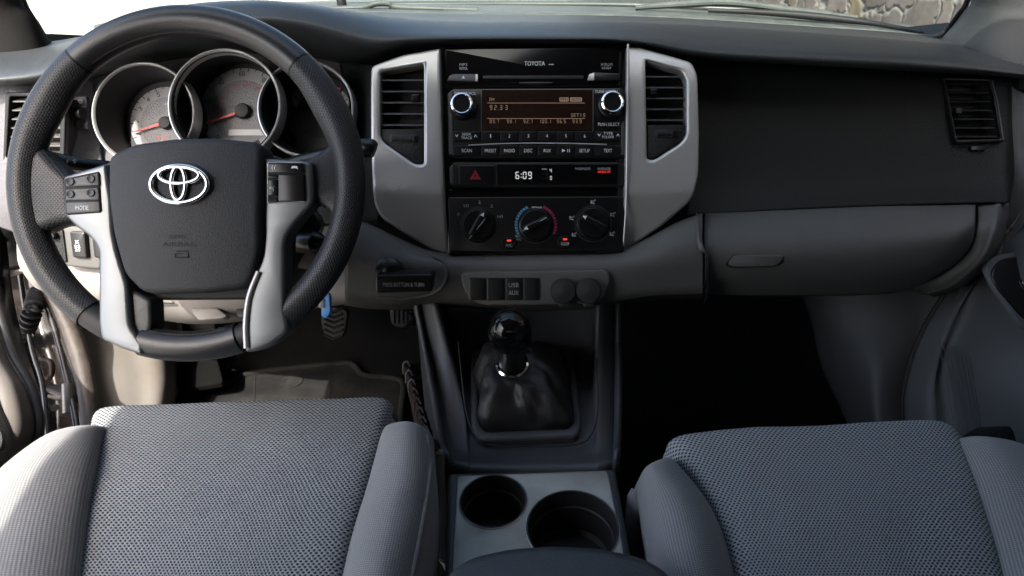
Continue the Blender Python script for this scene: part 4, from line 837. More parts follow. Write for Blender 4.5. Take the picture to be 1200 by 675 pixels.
# ================================================================== STALKS, KEY, BRAKE HANDLE
st = thing('turn_signal_stalk', 'black turn signal stalk behind the left of the steering wheel', 'stalk', W(110, 196, 0.80))
tube('stalk_arm', [(200, 205, 0.85), (140, 198, 0.80), (96, 193, 0.775), (80, 191.5, 0.77)], [0.010, 0.010, 0.0095, 0.010], 'satin', st, seg=16, flat=0.8)
tube('stalk_tip', [(80, 191.5, 0.77), (64, 189.5, 0.765), (55, 189, 0.764), (52.5, 189, 0.764)], [0.0105, 0.0135, 0.0125, 0.007], 'satin', st, seg=18, flat=0.8)
text('ID', 88, 189, 4, 4, Plane(88, 189, 0.764), 'dimwhite', st, name='stalk_symbol'); text('OFF', 78, 190, 4.5, 3, Plane(78, 190, 0.762), 'dimwhite', st, name='stalk_symbol')
s2 = thing('wiper_stalk', 'black wiper stalk end poking out right of the wheel rim', 'stalk', W(400, 178, 0.80))
tube('stalk_arm', [(300, 205, 0.86), (370, 185, 0.82), (420, 175, 0.79)], 0.009, 'satin', s2, seg=14)
tube('stalk_tip', [(416, 175, 0.792), (428, 173.5, 0.786), (437, 174, 0.785), (440, 175, 0.785)], [0.010, 0.0115, 0.0105, 0.006], 'satin', s2, seg=18)
cs = thing('steering_column', 'dark steering column shroud with ignition lock seen through the wheel', 'steering column', W(230, 290, 0.85))
loft('column_shroud', [[(150, 240, 0.96), (170, 200, 0.86), (250, 190, 0.83), (330, 200, 0.84), (372, 240, 0.88)], [(150, 290, 0.95), (175, 300, 0.84), (250, 300, 0.80), (330, 300, 0.82), (370, 295, 0.88)], [(160, 320, 0.98), (185, 336, 0.90), (250, 338, 0.87), (325, 338, 0.89), (365, 330, 0.95)]], 'black', cs, 6, 6, solid=0.006)
lathe('ignition_lock', 356, 262, Plane(356, 262, 0.83, 25, 10), [(0.020, -0.03), (0.020, 0.0), (0.017, 0.004), (0.014, 0.004), (0.013, 0.0), (0, 0.0)], 'satin', cs, 36)
tube('cruise_stalk', [(330, 285, 0.83), (352, 284, 0.79), (372, 285, 0.775), (376, 285, 0.774)], [0.010, 0.012, 0.013, 0.009], 'satin', cs, seg=14)
tube('shroud_trim', [(340, 302, 0.86), (362, 305, 0.87), (378, 312, 0.90)], 0.012, 'kick', cs, seg=12)
kt = thing('key_tag', 'bright blue and white key tag hanging below the steering wheel', 'key tag', W(382, 348, 0.88))
slab('tag_body', rp([(380, 342), (386, 345), (387, 366), (382, 374), (376, 370), (377, 352)], 3), Plane(381, 358, 0.87, 15, -20), 0.004, 0.001, 'bluetag', kt)
slab('tag_label', rp([(376, 352), (379.5, 350), (379, 362), (373, 360)], 1.5), Plane(378, 358, 0.868, 15, 20), 0.002, 0.0005, 'white', kt)
tube('key_ring', [W(382, 330, 0.88), W(386, 336, 0.878), W(383, 344, 0.876), W(379, 338, 0.878)], 0.0012, 'steel', kt, closed=True)
pb_ = thing('parking_brake_handle', 'black pull handle lettered PRESS BUTTON & TURN under the dash', 'parking brake', W(473, 332, 0.82))
PBp = Plane(473, 332, 0.825, 12)
slab('pull_grip', rp([(440, 323), (504, 321), (507, 323), (506, 341), (503, 342), (444, 344), (440, 342)], 2.5), PBp, 0.022, 0.0025, 'satin', pb_)
text('PRESS BUTTON & TURN', 473, 333.5, 48, 4.6, PBp, 'dimwhite', pb_)
lathe('release_button', 455, 316, Plane(455, 318, 0.845, 35), [(0.0165, -0.02), (0.0165, 0.0), (0.015, 0.005), (0.009, 0.0085), (0, 0.009)], 'satin', pb_, 32)
tube('pull_rod', [(473, 330, 0.84), (478, 325, 0.92)], 0.008, 'black', pb_, seg=12)
tube('mount_edge', [(412, 344, 0.880), (450, 349, 0.880), (492, 348, 0.878), (514, 340, 0.871), (523, 325, 0.8665), (520, 308, 0.8675), (508, 300, 0.871)], 0.0022, 'grey', pb_, seg=8)
# pedals
def pedal(name, lab, poly, pl, mat_=None, arm=None):
    t_ = thing(name, lab, 'pedal', pl.O - pl.N*0.02)
    pd = slab('pedal_pad', rp(poly, 6), pl, 0.012, 0.003, mat_ or 'rubber', t_)
    if arm: tube('pedal_arm', arm, 0.009, 'black', t_, seg=10)
    return t_, pd
PB2 = Plane(392, 378, 1.28, 15)
bt_, pd = pedal('brake_pedal', 'worn rubber brake pedal with chevron tread, right of the key tag', [(380, 360), (402, 361), (408, 366), (404, 392), (400, 398), (384, 397), (378, 388), (375, 372)], PB2, 'blackrubber', [(395, 370, 1.30), (392, 340, 1.28), (390, 300, 1.2)])
for k in range(6):
    for s in (-1, 1):
        y = 364+k*6.2; a = PB2.P(391, y+2, 0.001); c = PB2.P(391+s*11, y-3, 0.001)
        tube('tread_rib', [a, c], 0.0030, 'rubber', pd, seg=6, sub=1)
at, pd = pedal('accelerator_pedal', 'narrow ribbed accelerator pedal against the centre console', [(456, 352), (484, 353), (484, 384), (464, 384), (457, 378)], Plane(470, 366, 1.30, 15), 'blackrubber', [(470, 360, 1.32), (470, 330, 1.32)])
for x in (462, 467, 472, 477): tube('tread_rib', [Plane(470, 366, 1.298, 15).P(x, 356), Plane(470, 366, 1.298, 15).P(x, 379)], 0.0018, 'rubber', pd, seg=6, sub=1)
cp, pd = pedal('clutch_pedal', 'dark clutch pedal seen between the lower spokes of the wheel', [(211, 373), (252, 372), (251, 396), (214, 396)], Plane(232, 382, 1.27, 15), 'blackrubber', [(232, 378, 1.29), (232, 350, 1.25)])
fr, pd = pedal('foot_rest', 'flat black foot rest just below the bottom of the wheel', [(208, 420), (254, 418), (262, 448), (214, 456), (206, 450)], Plane(232, 436, 1.24, 72), 'matrubber', None)
PF = Plane(232, 436, 1.238, 72)
# floor mat
flp = Plane(350, 450, wz(450, FZ-CAM.z), 90)
mat_t = thing('floor_mat', 'dusty grey rubber floor mat under the driver seat edge', 'floor mat', flp.O)
ml = rp([(196, 520), (212, 462), (225, 459), (262, 457), (290, 443), (340, 436), (404, 430), (416, 432), (428, 444), (462, 447), (474, 453), (472, 480), (468, 540), (200, 540)], 6)
slab('mat_sheet', ml, flp, 0.006, 0.002, 'rubber', mat_t, front=0.008)
tube('mat_lip', [flp.P(x, y, 0.009) for x, y in ((198, 512), (213, 462), (226, 459), (262, 457), (290, 443), (340, 436), (404, 430), (416, 433), (428, 444), (462, 447.5), (473, 455), (471, 482), (467, 530))], 0.006, 'rubber', mat_t, flat=0.8)
lathe('mat_button', 343, 452, flp, [(0.020, 0.008), (0.020, 0.0105), (0.014, 0.0105), (0.014, 0.0095), (0, 0.0095)], 'rubber', mat_t, 28)
for x in (300, 388, 430): tube('mat_rib', [flp.P(x, 438 if x < 400 else 448, 0.0085), flp.P(x-2, 500, 0.0085)], 0.0018, 'rubber', mat_t, seg=6, sub=1, flat=0.5)
# harness rail beside the console
hr = thing('seat_rail_cover', 'rusty dark metal rail with a row of black coils beside the console', 'rail', W(492, 478, 1.05))
PH = Plane(492, 475, 1.08, 75)
slab('rail_plate', rp([(472, 430), (499, 428), (520, 520), (492, 524)], 2), PH, 0.008, 0.001, 'darkmetal', hr)
for k in range(8):
    t = k/7; x = 483+22*t; y = 436+76*t
    slab('cable_coil', rp([(x-6, y-4), (x+9, y-4.5), (x+10, y+3.5), (x-5, y+4)], 2), PH, 0.014, 0.004, 'piano', hr, front=0.014)
    tube('coil_wire', [PH.P(x-10, y+3, 0.002), PH.P(x-9, y-3, 0.014), PH.P(x-4, y-4, 0.018), PH.P(x-1, y+2, 0.018)], 0.0015, 'console', hr, seg=6, sub=4)
cbk = thing('cable_bracket', 'small glossy black cable bracket beside the accelerator pedal', 'bracket', W(480, 370, 1.12))
for a_, c_ in (((474, 362), (484, 372)), ((475, 384), (486, 366)), ((482, 358), (485, 380))):
    tube('bracket_wire', [W(*a_, 1.13), W((a_[0]+c_[0])/2+3, (a_[1]+c_[1])/2, 1.10), W(*c_, 1.12)], 0.0035, 'piano', cbk, seg=8)

# ================================================================== STEERING WHEEL
sw_ = thing('steering_wheel', 'black leather and silver three spoke steering wheel with oval badge', 'steering wheel', W(220, 300, 0.74))
WC = 0.722; PWh = Plane(220, 215, WC); KW = WC/FPX; RC = 191*KW
def rim(name, a0, a1, mat, k=1.0, n_=None, ps=24, extra=lambda a: 0.0):
    n_ = n_ or max(4, int(abs(a1-a0)/2.5)); vs_, uv_, fs_ = [], [], []
    for i in range(n_+1):
        a_ = a0+(a1-a0)*i/n_; c, s = math.cos(R_(a_)), math.sin(R_(a_))
        g1 = math.exp(-((a_-28)/13.0)**2) + math.exp(-((a_-152)/13.0)**2)
        ain = (0.0158 + 0.0048*g1 + extra(a_))*k; aout = 0.0158*k; h = (0.0165)*k
        for j in range(ps+1):
            f = 2*math.pi*j/ps; q = math.cos(f); r = RC + (aout if q > 0 else ain)*q
            vs_.append(PWh.at(r*c, r*s, h*math.sin(f))); uv_.append((R_(a_)*RC, f*0.0162))
    for i in range(n_):
        for j in range(ps):
            A = i*(ps+1)+j; fs_.append((A, A+1, A+ps+2, A+ps+1))
    # the strip direction decides which way it faces
    if a1 > a0: fs_ = [tuple(reversed(f)) for f in fs_]
    return mk(name, vs_, fs_, mat, sw_, uv_, sharp=0)
rim('rim_core', 0, 360, 'black', 0.9)
rim('rim_leather', 46.5, 131, 'leather'); rim('rim_grip', -54, 45.8, 'perf', 1.0); rim('rim_grip', 131.7, 233, 'perf', 1.0)
rim('rim_leather', 254.5, 289, 'leather', 1.02)
for a_ in (46.1, 131.3): rim('rim_seam', a_-0.5, a_+0.5, 'emboss', 0.985, 2)
def stitch(a0, a1, f, nst):
    vs_, fs_ = [], []
    for i in range(nst):
        a_ = a0+(a1-a0)*(i+0.5)/nst; da = (a1-a0)/nst*0.33
        for rr in (1.01,):
            i0 = len(vs_)
            for aa, ff in ((a_-da, f-0.05), (a_+da, f-0.05), (a_+da, f+0.05), (a_-da, f+0.05)):
                q = math.cos(ff); r = RC+0.0158*1.025*q; vs_.append(PWh.at(r*math.cos(R_(aa)), r*math.sin(R_(aa)), 0.0165*1.025*math.sin(ff)))
            fs_.append((i0, i0+1, i0+2, i0+3))
    mk('rim_stitching', vs_, fs_, 'stitch', sw_, smooth=False)
stitch(50, 128, math.pi*0.86, 70); stitch(257, 286, math.pi*0.80, 26)
# hub backing
slab('hub_backing', rp([(108, 204), (130, 186), (310, 178), (334, 186), (350, 205), (352, 245), (336, 270), (333, 325), (306, 345), (292, 351), (178, 352), (160, 346), (130, 330), (108, 270), (90, 255), (88, 212)], 8), 0.735, 0.03, 0.004, 'black', sw_)
# leather webs between rim and spokes
slab('spoke_web', rp([(28, 178), (46, 170), (62, 190), (82, 206), (86, 260), (62, 264), (46, 272), (30, 270), (22, 225)], [6, 10, 14, 4, 6, 12, 14, 4, 4]), Plane(60, 220, 0.713), 0.022, 0.010, 'perf', sw_)
slab('spoke_web', rp([(352, 188), (376, 176), (392, 158), (408, 160), (416, 210), (408, 268), (392, 276), (386, 252), (376, 240), (354, 238)], [4, 12, 10, 4, 4, 4, 10, 14, 12, 4]), Plane(385, 215, 0.713), 0.022, 0.010, 'perf', sw_)
# silver spokes
lsp = slab('spoke', rp([(73, 206.5), (124, 191), (130, 233), (132, 271), (137, 296), (149, 334), (150, 352), (152, 382), (167, 404), (166, 417), (140, 408), (118, 398), (114.6, 378), (114.6, 292), (106, 279), (84, 262), (74, 251)], [4, 4, 2, 8, 10, 6, 4, 8, 3, 4, 4, 6, 6, 16, 8, 6, 4]), 0.705, 0.024, 0.004, 'spokepaint', sw_)
slab('spoke_cheek', rp([(149, 336), (176, 352), (177, 380), (170, 404), (160, 408), (146, 380)], 4), 0.712, 0.026, 0.004, 'console', sw_)
rsp = slab('spoke', rp([(309, 185), (365, 189), (367, 238), (353, 253), (338, 271), (333, 284), (333, 365), (338, 388), (318, 404), (300, 412), (287, 413), (286, 400), (290, 345), (299, 318), (306, 305), (309, 276), (307, 245)], [4, 8, 8, 12, 10, 14, 8, 8, 4, 4, 3, 8, 8, 8, 8, 8, 4]), 0.705, 0.024, 0.004, 'spokepaint', sw_)
tube('spoke_flange', [(289, 408, 0.704), (288, 380, 0.704), (292, 348, 0.704), (303, 318, 0.704)], 0.003, 'silver', rsp)
# airbag cover, domed
AB = rp([(127.5, 186), (135, 179), (161, 169.5), (210, 163.5), (255, 162.5), (300, 166), (307.5, 173), (307.5, 225), (306, 294), (297, 324), (289, 337), (240, 343), (180, 345), (165, 341), (146, 321), (135, 275), (129, 230)], [5, 4, 6, 6, 6, 4, 4, 4, 8, 6, 8, 4, 6, 6, 8, 8, 8])
PA = Plane(CX, CY, 0.700)
ca_, cb_ = PA.uv(218, 240)
def dome(a, b_):
    d2 = ((a-ca_)/0.10)**2 + ((b_-cb_)/0.105)**2
    return 0.012*max(0.0, 1-d2)
ab = slab('airbag_cover', AB, PA, 0.03, 0.006, 'airbag', sw_, cut=0.006, warp=dome, sharp=70)
PA2 = Plane(CX, CY, 0.689)
lathe('badge_recess', 212, 217, PA2, [(0.0335, -0.0006), (0.031, 0.0004), (0.029, -0.0003), (0, -0.0003)], 'airbag', ab, 56, sy=0.70)
def ell(name, cx_, cy_, rx, ry, rad_, parent, h=0.003, rot=0):
    pts = []
    for i in range(40):
        t = 2*math.pi*i/40; x, y = rx*math.cos(t), ry*math.sin(t); c, s = math.cos(R_(rot)), math.sin(R_(rot))
        pts.append(PA2.P(cx_+x*c-y*s, cy_+x*s+y*c, h))
    return tube(name, pts, rad_, 'chrome', parent, seg=10, closed=True, sub=1)
bd = ell('badge', 212, 216.5, 33, 21.5, 0.0026, ab); ell('badge_oval', 211.5, 215.5, 8.2, 19.5, 0.0023, bd, 0.0035); ell('badge_oval', 212.5, 206, 23.5, 9.6, 0.0022, bd, 0.0038)
text('SRS', 215, 278.5, 20, 4.2, PA, 'emboss', ab, lift=0.0118, name='embossed_lettering'); text('AIRBAG', 216.5, 287, 40, 5.2, PA, 'emboss', ab, lift=0.0106, name='embossed_lettering')
tube('embossed_mark', [PA.at(PA.uv(x, y)[0], PA.uv(x, y)[1], 0.0095) for x, y in ((213, 295), (226, 295), (226, 302), (211, 302), (211, 298), (219, 298))], 0.0005, 'emboss', ab, seg=6, sub=1)
# left buttons
bp_ = slab('button_pad', rp([(75, 209), (116, 200.5), (118.5, 249), (76.5, 252)], 3), 0.7035, 0.006, 0.0012, 'emboss', sw_)
for i, (ya, yb, yc, yd) in enumerate(((210, 202, 217.5, 219.5), (221, 219.5, 234.5, 235.5))):
    q = slab('wheel_button', rp([(76.5, ya+0.8), (115, yb+0.6 if i == 0 else yb+0.3), (116, yc-0.3), (76.8, yd-0.6 if i else yd-0.5)], 2), 0.7022, 0.006, 0.0012, 'console', bp_)
    for x, y in ((83, 213 if i == 0 else 227.5), (107, 209.5 if i == 0 else 226)): lathe('button_dimple', x, y, 0.7022, [(0.0042, 0.0002), (0.0036, 0.0016), (0.0026, 0.0010), (0, 0.0004)], 'console', q, 20)
q = slab('wheel_button', rp([(77, 237), (116.3, 236), (117.3, 248), (77.6, 250.5)], 2.5), 0.7022, 0.006, 0.0012, 'console', bp_)
text('MODE', 96.5, 243.6, 15, 5, 0.7022, 'white', q)
# right buttons
bp2 = slab('button_pad', rp([(312.5, 189.5), (356, 189.5), (357.5, 236.5), (312, 238.5)], 3), 0.7035, 0.006, 0.0012, 'silver2', sw_)
slab('pad_insert', rp([(313.6, 190.6), (355.2, 190.6), (356.6, 235.6), (313.2, 237.4)], 2.5), 0.7030, 0.004, 0.0006, 'emboss', bp2)
q = slab('wheel_button', rp([(314, 191), (355, 191), (356, 202.5), (314, 203)], 2), 0.7018, 0.006, 0.001, 'satin', bp2)
text('((', 321, 196.8, 5, 6, 0.7018, 'white', q, name='button_symbol'); slab('button_symbol', rp([(341, 198), (342, 194.5), (348, 194.5), (349.5, 199), (347, 197), (343.5, 197)], 1), 0.7014, 0.0003, 0, 'white', q)
slab('wheel_button', rp([(326, 204), (356, 203.6), (357, 235.5), (326, 236.5)], 2), 0.7018, 0.006, 0.001, 'satin', bp2)
q = slab('wheel_button', rp([(313.6, 210), (325, 210), (325, 229.5), (313.6, 229.5)], 1.5), 0.7014, 0.006, 0.001, 'satin', bp2); text('<(', 318.5, 221, 5.5, 6, 0.7014, 'white', q, name='button_symbol')
slab('wheel_button', rp([(313.6, 204), (325, 204), (325, 209), (313.6, 209)], 1), 0.7020, 0.006, 0.001, 'satin', bp2); slab('wheel_button', rp([(313.6, 230.5), (325, 230.5), (325, 237), (313.6, 237.3)], 1), 0.7020, 0.006, 0.001, 'satin', bp2)

# ================================================================== CENTRE CONSOLE
con = thing('centre_console', 'charcoal centre console with silver cup holder plate between the seats', 'console', (0, 0.55, FZ))
rowsC = [[(488, 350, .97), (513, 350, .945), (519, 356, 1.05), (610, 356, 1.09), (690, 356, 1.05), (699, 350, .945), (722, 350, .97)],
         [(502, 420, .955), (530, 420, .93), (536, 420, 1.0), (612, 420, 1.005), (688, 420, 1.0), (698, 420, .93), (722, 420, .955)],
         [(513, 480, .905), (543, 480, .885), (549, 480, .903), (615, 480, .903), (684, 480, .903), (700, 480, .885), (722, 480, .905)],
         [(520, 525, .855), (546, 525, .845), (556, 525, .848), (615, 525, .848), (688, 525, .848), (703, 525, .845), (721, 525, .855)],
         [(527, 545, .825), (548, 548, .815), (556, 549, .815), (615, 550, .815), (688, 549, .815), (703, 547, .815), (720, 543, .825)]]
full = []
for r in rowsC:
    p = [W(*q) for q in r]; full.append([p[0]+Vector((-0.004, 0, -0.42)), p[0]+Vector((-0.002, 0, -0.02))] + p + [p[-1]+Vector((0.002, 0, -0.02)), p[-1]+Vector((0.004, 0, -0.42))])
full.append([q + Vector((0, -0.004, -0.03)) for q in full[-1]])
loft('console_body', full, 'console', con, 5, 7, solid=0.005)
tube('console_groove', [W(537, 400, .945), W(541, 440, .912), W(546, 480, .884), W(556, 508, .858), W(575, 521, .846), W(615, 523, .843), W(675, 521, .844), W(695, 505, .858), W(701, 470, .889), W(698, 420, .928)], 0.0012, 'black', con, seg=6)
CPp = Plane(628, 590, 0.745, 86)
tray = slab('console_tray', rp([(524, 545), (722, 540), (744, 660), (752, 760), (505, 760), (520, 660)], 6), CPp, 0.2, 0.005, 'console', con, front=-0.012, holes_loc=[circ(*CPp.uv(578, 587), 0.0345, 40), circ(*CPp.uv(671, 618), 0.0465, 48)])
cu1, cu2 = CPp.uv(578, 587), CPp.uv(671, 618)
plate = slab('cup_holder_plate', rp([(536, 557), (712, 551), (730, 640), (736, 700), (529, 700), (531, 640)], 5), CPp, 0.008, 0.0015, 'cupsilver', con, holes_loc=[circ(*cu1, 0.0352, 48), circ(*cu2, 0.0472, 56)])
for (a, b_), r in ((cu1, 0.0352), (cu2, 0.0472)):
    lathe('cup_holder', 0, 0, CPp, [(r+0.0022, 0.0003), (r+0.0016, 0.0018), (r, 0.0014), (r-0.001, -0.002), (r-0.0015, -0.02), (r-0.003, -0.022), (r-0.004, -0.055), (r-0.008, -0.06), (0, -0.06)], 'black', plate, 56, loc=(a, b_))
    lathe('cup_rim', 0, 0, CPp, [(r+0.0026, 0.0002), (r+0.0022, 0.0012), (r+0.0012, 0.0016), (r+0.0006, 0.001)], 'silver', plate, 56, loc=(a, b_))
ar = thing('armrest', 'dark padded armrest lid at the rear of the console', 'armrest', W(650, 690, 0.55))
PAr = Plane(652, 660, 0.575, 88)
slab('armrest_pad', rp([(512, 700), (524, 662), (552, 645), (600, 635), (650, 632), (705, 635), (755, 646), (784, 662), (808, 700), (850, 800), (470, 800)], [10, 16, 16, 16, 20, 16, 16, 16, 10, 10, 10]), PAr, 0.05, 0.014, 'pad', ar)
# gear lever
gs = thing('gear_lever', 'black gear lever with glossy knob and creased leather boot', 'gear lever', W(612, 500, 0.9))
GF = Plane(615, 500, 0.872, 84)
fo = rp([(551, 412), (668, 407), (676, 450), (682, 500), (677, 516), (562, 521), (552, 504)], [6, 6, 4, 8, 8, 8, 8])
fi = rp([(560, 420), (661, 415), (667, 450), (672, 497), (667, 506), (570, 510), (562, 498)], [6, 6, 4, 8, 8, 8, 8])
slab('boot_frame', fo, GF, 0.03, 0.005, 'console', gs, holes=[fi], front=0.008)
KP = Plane(600, 427, 0.885, 62)
nlo = 64
inn = [GF.uv(*q) for q in fi]; cxx = sum(p[0] for p in inn)/len(inn); cyy = sum(p[1] for p in inn)/len(inn)
def boundary(t):   # where a ray from the middle meets the frame's inside
    d = Vector((math.cos(t), math.sin(t))); best = 0
    for i in range(len(inn)):
        a = Vector(inn[i-1]) - Vector((cxx, cyy)); b_ = Vector(inn[i]) - Vector((cxx, cyy)); e_ = b_-a
        den = d.x*e_.y - d.y*e_.x
        if abs(den) < 1e-12: continue
        s = (a.x*e_.y - a.y*e_.x)/den; u = (a.x*d.y - a.y*d.x)/den
        if s > 0 and -1e-6 <= u <= 1+1e-6: best = max(best, s)
    return best
loops = []
topc = [KP.at(0.0195*math.cos(2*math.pi*i/nlo), 0.0195*math.sin(2*math.pi*i/nlo), 0.0) for i in range(nlo)]
for s, hgt, blend in ((1.0, -0.012, 0.0), (1.0, 0.004, 0.0), (0.97, 0.013, 0.05), (0.92, 0.025, 0.18), (0.88, 0.038, 0.36), (0.86, 0.050, 0.55), (0.88, 0.061, 0.73), (0.94, 0.070, 0.87), (1.0, 0.078, 0.97), (1.0, 0.08, 1.0)):
    l = []
    for i in range(nlo):
        t = 2*math.pi*i/nlo; r = boundary(t)*s*(1 + (0.34*max(0, math.cos(t-2.95))**6*math.sin(math.pi*blend) if blend > 0 else 0))
        wr = 0.0 if blend in (0.0, 1.0) else 1.0
        fold = wr*((0.004+0.008*max(0, math.cos(t-3.4)))*(abs(math.sin(2.5*t+0.8+hgt*22))-0.6) + 0.003*(abs(math.sin(4*t-hgt*50))-0.6) + 0.012*(0.35-abs(noise.noise(Vector((math.cos(t)*2.2+3, math.sin(t)*2.2, hgt*40))))))
        p = GF.at(cxx+(r+fold)*math.cos(t), cyy+(r+fold)*math.sin(t), hgt + fold*0.8)
        l.append(p.lerp(topc[i], blend))
    loops.append(l)
def densify(loops, k):
    out = []
    for i in range(len(loops[0])):
        out.append(spline([l[i] for l in loops], k))
    return [[out[i][j] for i in range(len(out))] for j in range(len(out[0]))]
rings('leather_boot', densify(loops, 4), 'boot', gs, sharp=0)
for dx_, sgn in ((-7, -1), (7, 1)):
    tube('boot_seam', [KP.P(600+dx_, 432, 0.003), GF.P(610+dx_*1.6, 452, 0.066), GF.P(613+dx_*2.2, 478, 0.040), GF.P(615+dx_*2.6, 498, 0.018)], 0.0009, 'stitch', gs, seg=6)
lathe('collar_ring', 0, 0, KP, [(0.0195, -0.002), (0.0215, 0.001), (0.0215, 0.0035), (0.0190, 0.005)], 'chrome', gs, 40, loc=(0, 0))
lathe('shift_knob', 0, 0, KP, [(0.0175, 0.0), (0.0168, 0.012), (0.0180, 0.034), (0.0208, 0.054), (0.0242, 0.069), (0.0256, 0.0755)], 'satin', gs, 44, loc=(0, -0.001))
lathe('knob_cap', 0, 0, KP, [(0.0252, 0.0755), (0.0262, 0.0770), (0.0265, 0.082), (0.0258, 0.091), (0.0232, 0.101), (0.0178, 0.1095), (0.0095, 0.1148), (0, 0.1162)], 'piano', gs, 44, loc=(0, -0.001))

# ================================================================== SEATS
def seat_part(name, rows, mat_, parent, drop=((0.012, -0.014), (0.03, -0.055), (0.02, -0.16), (0.0, -0.26)), nu=6, nv=6):
    rr = [[H(*q) for q in r] for r in rows]
    under = [off(rr[0], (0, a, b_)) for a, b_ in drop][::-1]
    return loft(name, under + rr, mat_, parent, nu+4, nv+2, solid=0.006, bumpf=lambda v: v + Vector((0, 0, 1))*(0.0022*noise.noise(v*11) + 0.0008*noise.noise(v*34)))
ds = thing('driver_seat', 'grey cloth driver seat cushion with woven centre under the steering wheel', 'seat', (-0.35, 0.3, FZ))
seat_part('seat_cushion', [[(116, 498, -.512), (124, 488, -.502), (200, 483, -.498), (290, 480, -.496), (385, 477, -.498), (442, 476, -.502), (457, 487, -.513)],
    [(109, 552, -.517), (116, 547, -.506), (200, 545, -.502), (285, 544, -.50), (370, 544, -.502), (424, 545, -.506), (436, 550, -.518)],
    [(101, 620, -.525), (108, 616, -.514), (190, 615, -.51), (265, 615, -.508), (340, 615, -.51), (402, 615, -.514), (413, 620, -.526)],
    [(92, 720, -.54), (99, 716, -.528), (170, 716, -.524), (240, 716, -.522), (310, 716, -.524), (380, 716, -.528), (391, 720, -.542)]], 'mesh', ds)
rb = seat_part('side_bolster', [[(446, 512, -.512), (452, 502, -.490), (476, 498, -.478), (498, 507, -.488), (508, 525, -.52), (511, 550, -.60)],
    [(430, 566, -.522), (438, 556, -.494), (470, 552, -.478), (500, 561, -.492), (512, 582, -.53), (515, 612, -.61)],
    [(411, 628, -.53), (420, 617, -.502), (456, 612, -.488), (490, 620, -.502), (507, 645, -.54), (513, 676, -.62)],
    [(389, 722, -.545), (399, 710, -.515), (436, 705, -.50), (472, 713, -.515), (490, 740, -.55), (500, 775, -.63)]], 'cloth', ds, drop=((0.02, -0.02), (0.035, -0.06), (0.02, -0.15), (0, -0.2)))
tube('seat_piping', [H(500, 512, -.49)+Vector((0, 0, .002)), H(504, 540, -.497)+Vector((0, 0, .003)), H(503, 566, -.497)+Vector((0, 0, .003)), H(494, 622, -.506)+Vector((0, 0, .003)), H(476, 714, -.52)+Vector((0, 0, .003))], 0.0022, 'cloth', rb, seg=8)
seat_part('side_bolster', [[(119, 515, -.512), (112, 509, -.492), (88, 508, -.480), (58, 515, -.49), (36, 532, -.54)],
    [(111, 560, -.52), (98, 550, -.49), (50, 544, -.476), (2, 558, -.492), (-28, 592, -.56)],
    [(102, 625, -.53), (86, 612, -.50), (28, 604, -.485), (-30, 615, -.50), (-62, 660, -.57)],
    [(93, 720, -.545), (74, 706, -.515), (8, 698, -.50), (-60, 712, -.515), (-95, 760, -.58)]], 'cloth', ds, drop=((0.02, -0.02), (0.035, -0.06), (0.02, -0.15), (0, -0.2)))
for pts in (((446, 505, -.507), (424, 556, -.511), (403, 620, -.520), (384, 712, -.534)), ((122, 506, -.507), (112, 556, -.512), (104, 620, -.520), (95, 712, -.533))):
    tube('seat_seam', [H(*q)+Vector((0, 0, -0.001)) for q in pts], 0.0016, 'seam', ds, seg=6)
ps_ = thing('passenger_seat', 'grey cloth passenger seat cushion with woven centre by dark footwell', 'seat', (0.36, 0.3, FZ))
seat_part('seat_cushion', [[(787, 542, -.53), (800, 521, -.508), (870, 512, -.50), (950, 508, -.497), (1040, 504, -.498), (1104, 503, -.503), (1124, 518, -.518)],
    [(820, 574, -.53), (832, 562, -.511), (895, 557, -.504), (965, 555, -.502), (1045, 553, -.503), (1122, 552, -.508), (1142, 564, -.522)],
    [(851, 630, -.535), (862, 620, -.516), (920, 617, -.51), (985, 616, -.508), (1060, 615, -.51), (1140, 616, -.514), (1158, 626, -.528)],
    [(878, 730, -.55), (889, 722, -.53), (945, 718, -.524), (1010, 718, -.522), (1090, 718, -.524), (1172, 722, -.528), (1190, 732, -.542)]], 'mesh', ps_)
lb = seat_part('side_bolster', [[(798, 552, -.53), (790, 541, -.502), (770, 545, -.49), (756, 556, -.50), (748, 580, -.545), (749, 620, -.63)],
    [(838, 602, -.535), (826, 590, -.505), (798, 588, -.49), (768, 598, -.505), (755, 626, -.555), (757, 662, -.64)],
    [(861, 660, -.54), (846, 648, -.51), (814, 648, -.495), (782, 660, -.51), (768, 690, -.56), (770, 730, -.65)],
    [(879, 740, -.555), (864, 727, -.525), (834, 724, -.51), (804, 735, -.525), (793, 766, -.575), (795, 810, -.66)]], 'cloth', ps_, drop=((0.02, -0.02), (0.035, -0.06), (0.02, -0.15), (0, -0.2)))
tube('seat_piping', [H(756, 562, -.512)+Vector((0, 0, .003)), H(764, 590, -.512)+Vector((0, 0, .003)), H(775, 625, -.515)+Vector((0, 0, .003)), H(788, 668, -.522)+Vector((0, 0, .003)), H(808, 742, -.54)+Vector((0, 0, .003))], 0.0018, 'cloth', lb, seg=8)
seat_part('side_bolster', [[(1126, 532, -.52), (1136, 523, -.50), (1165, 521, -.49), (1205, 530, -.505), (1230, 552, -.57)],
    [(1144, 575, -.525), (1158, 565, -.50), (1200, 562, -.49), (1250, 574, -.51), (1280, 604, -.58)],
    [(1160, 635, -.535), (1176, 622, -.51), (1230, 618, -.495), (1290, 632, -.52), (1320, 668, -.59)],
    [(1190, 740, -.55), (1208, 728, -.52), (1265, 722, -.505), (1330, 738, -.53), (1362, 780, -.60)]], 'cloth', ps_, drop=((0.02, -0.02), (0.035, -0.06), (0.02, -0.15), (0, -0.2)))

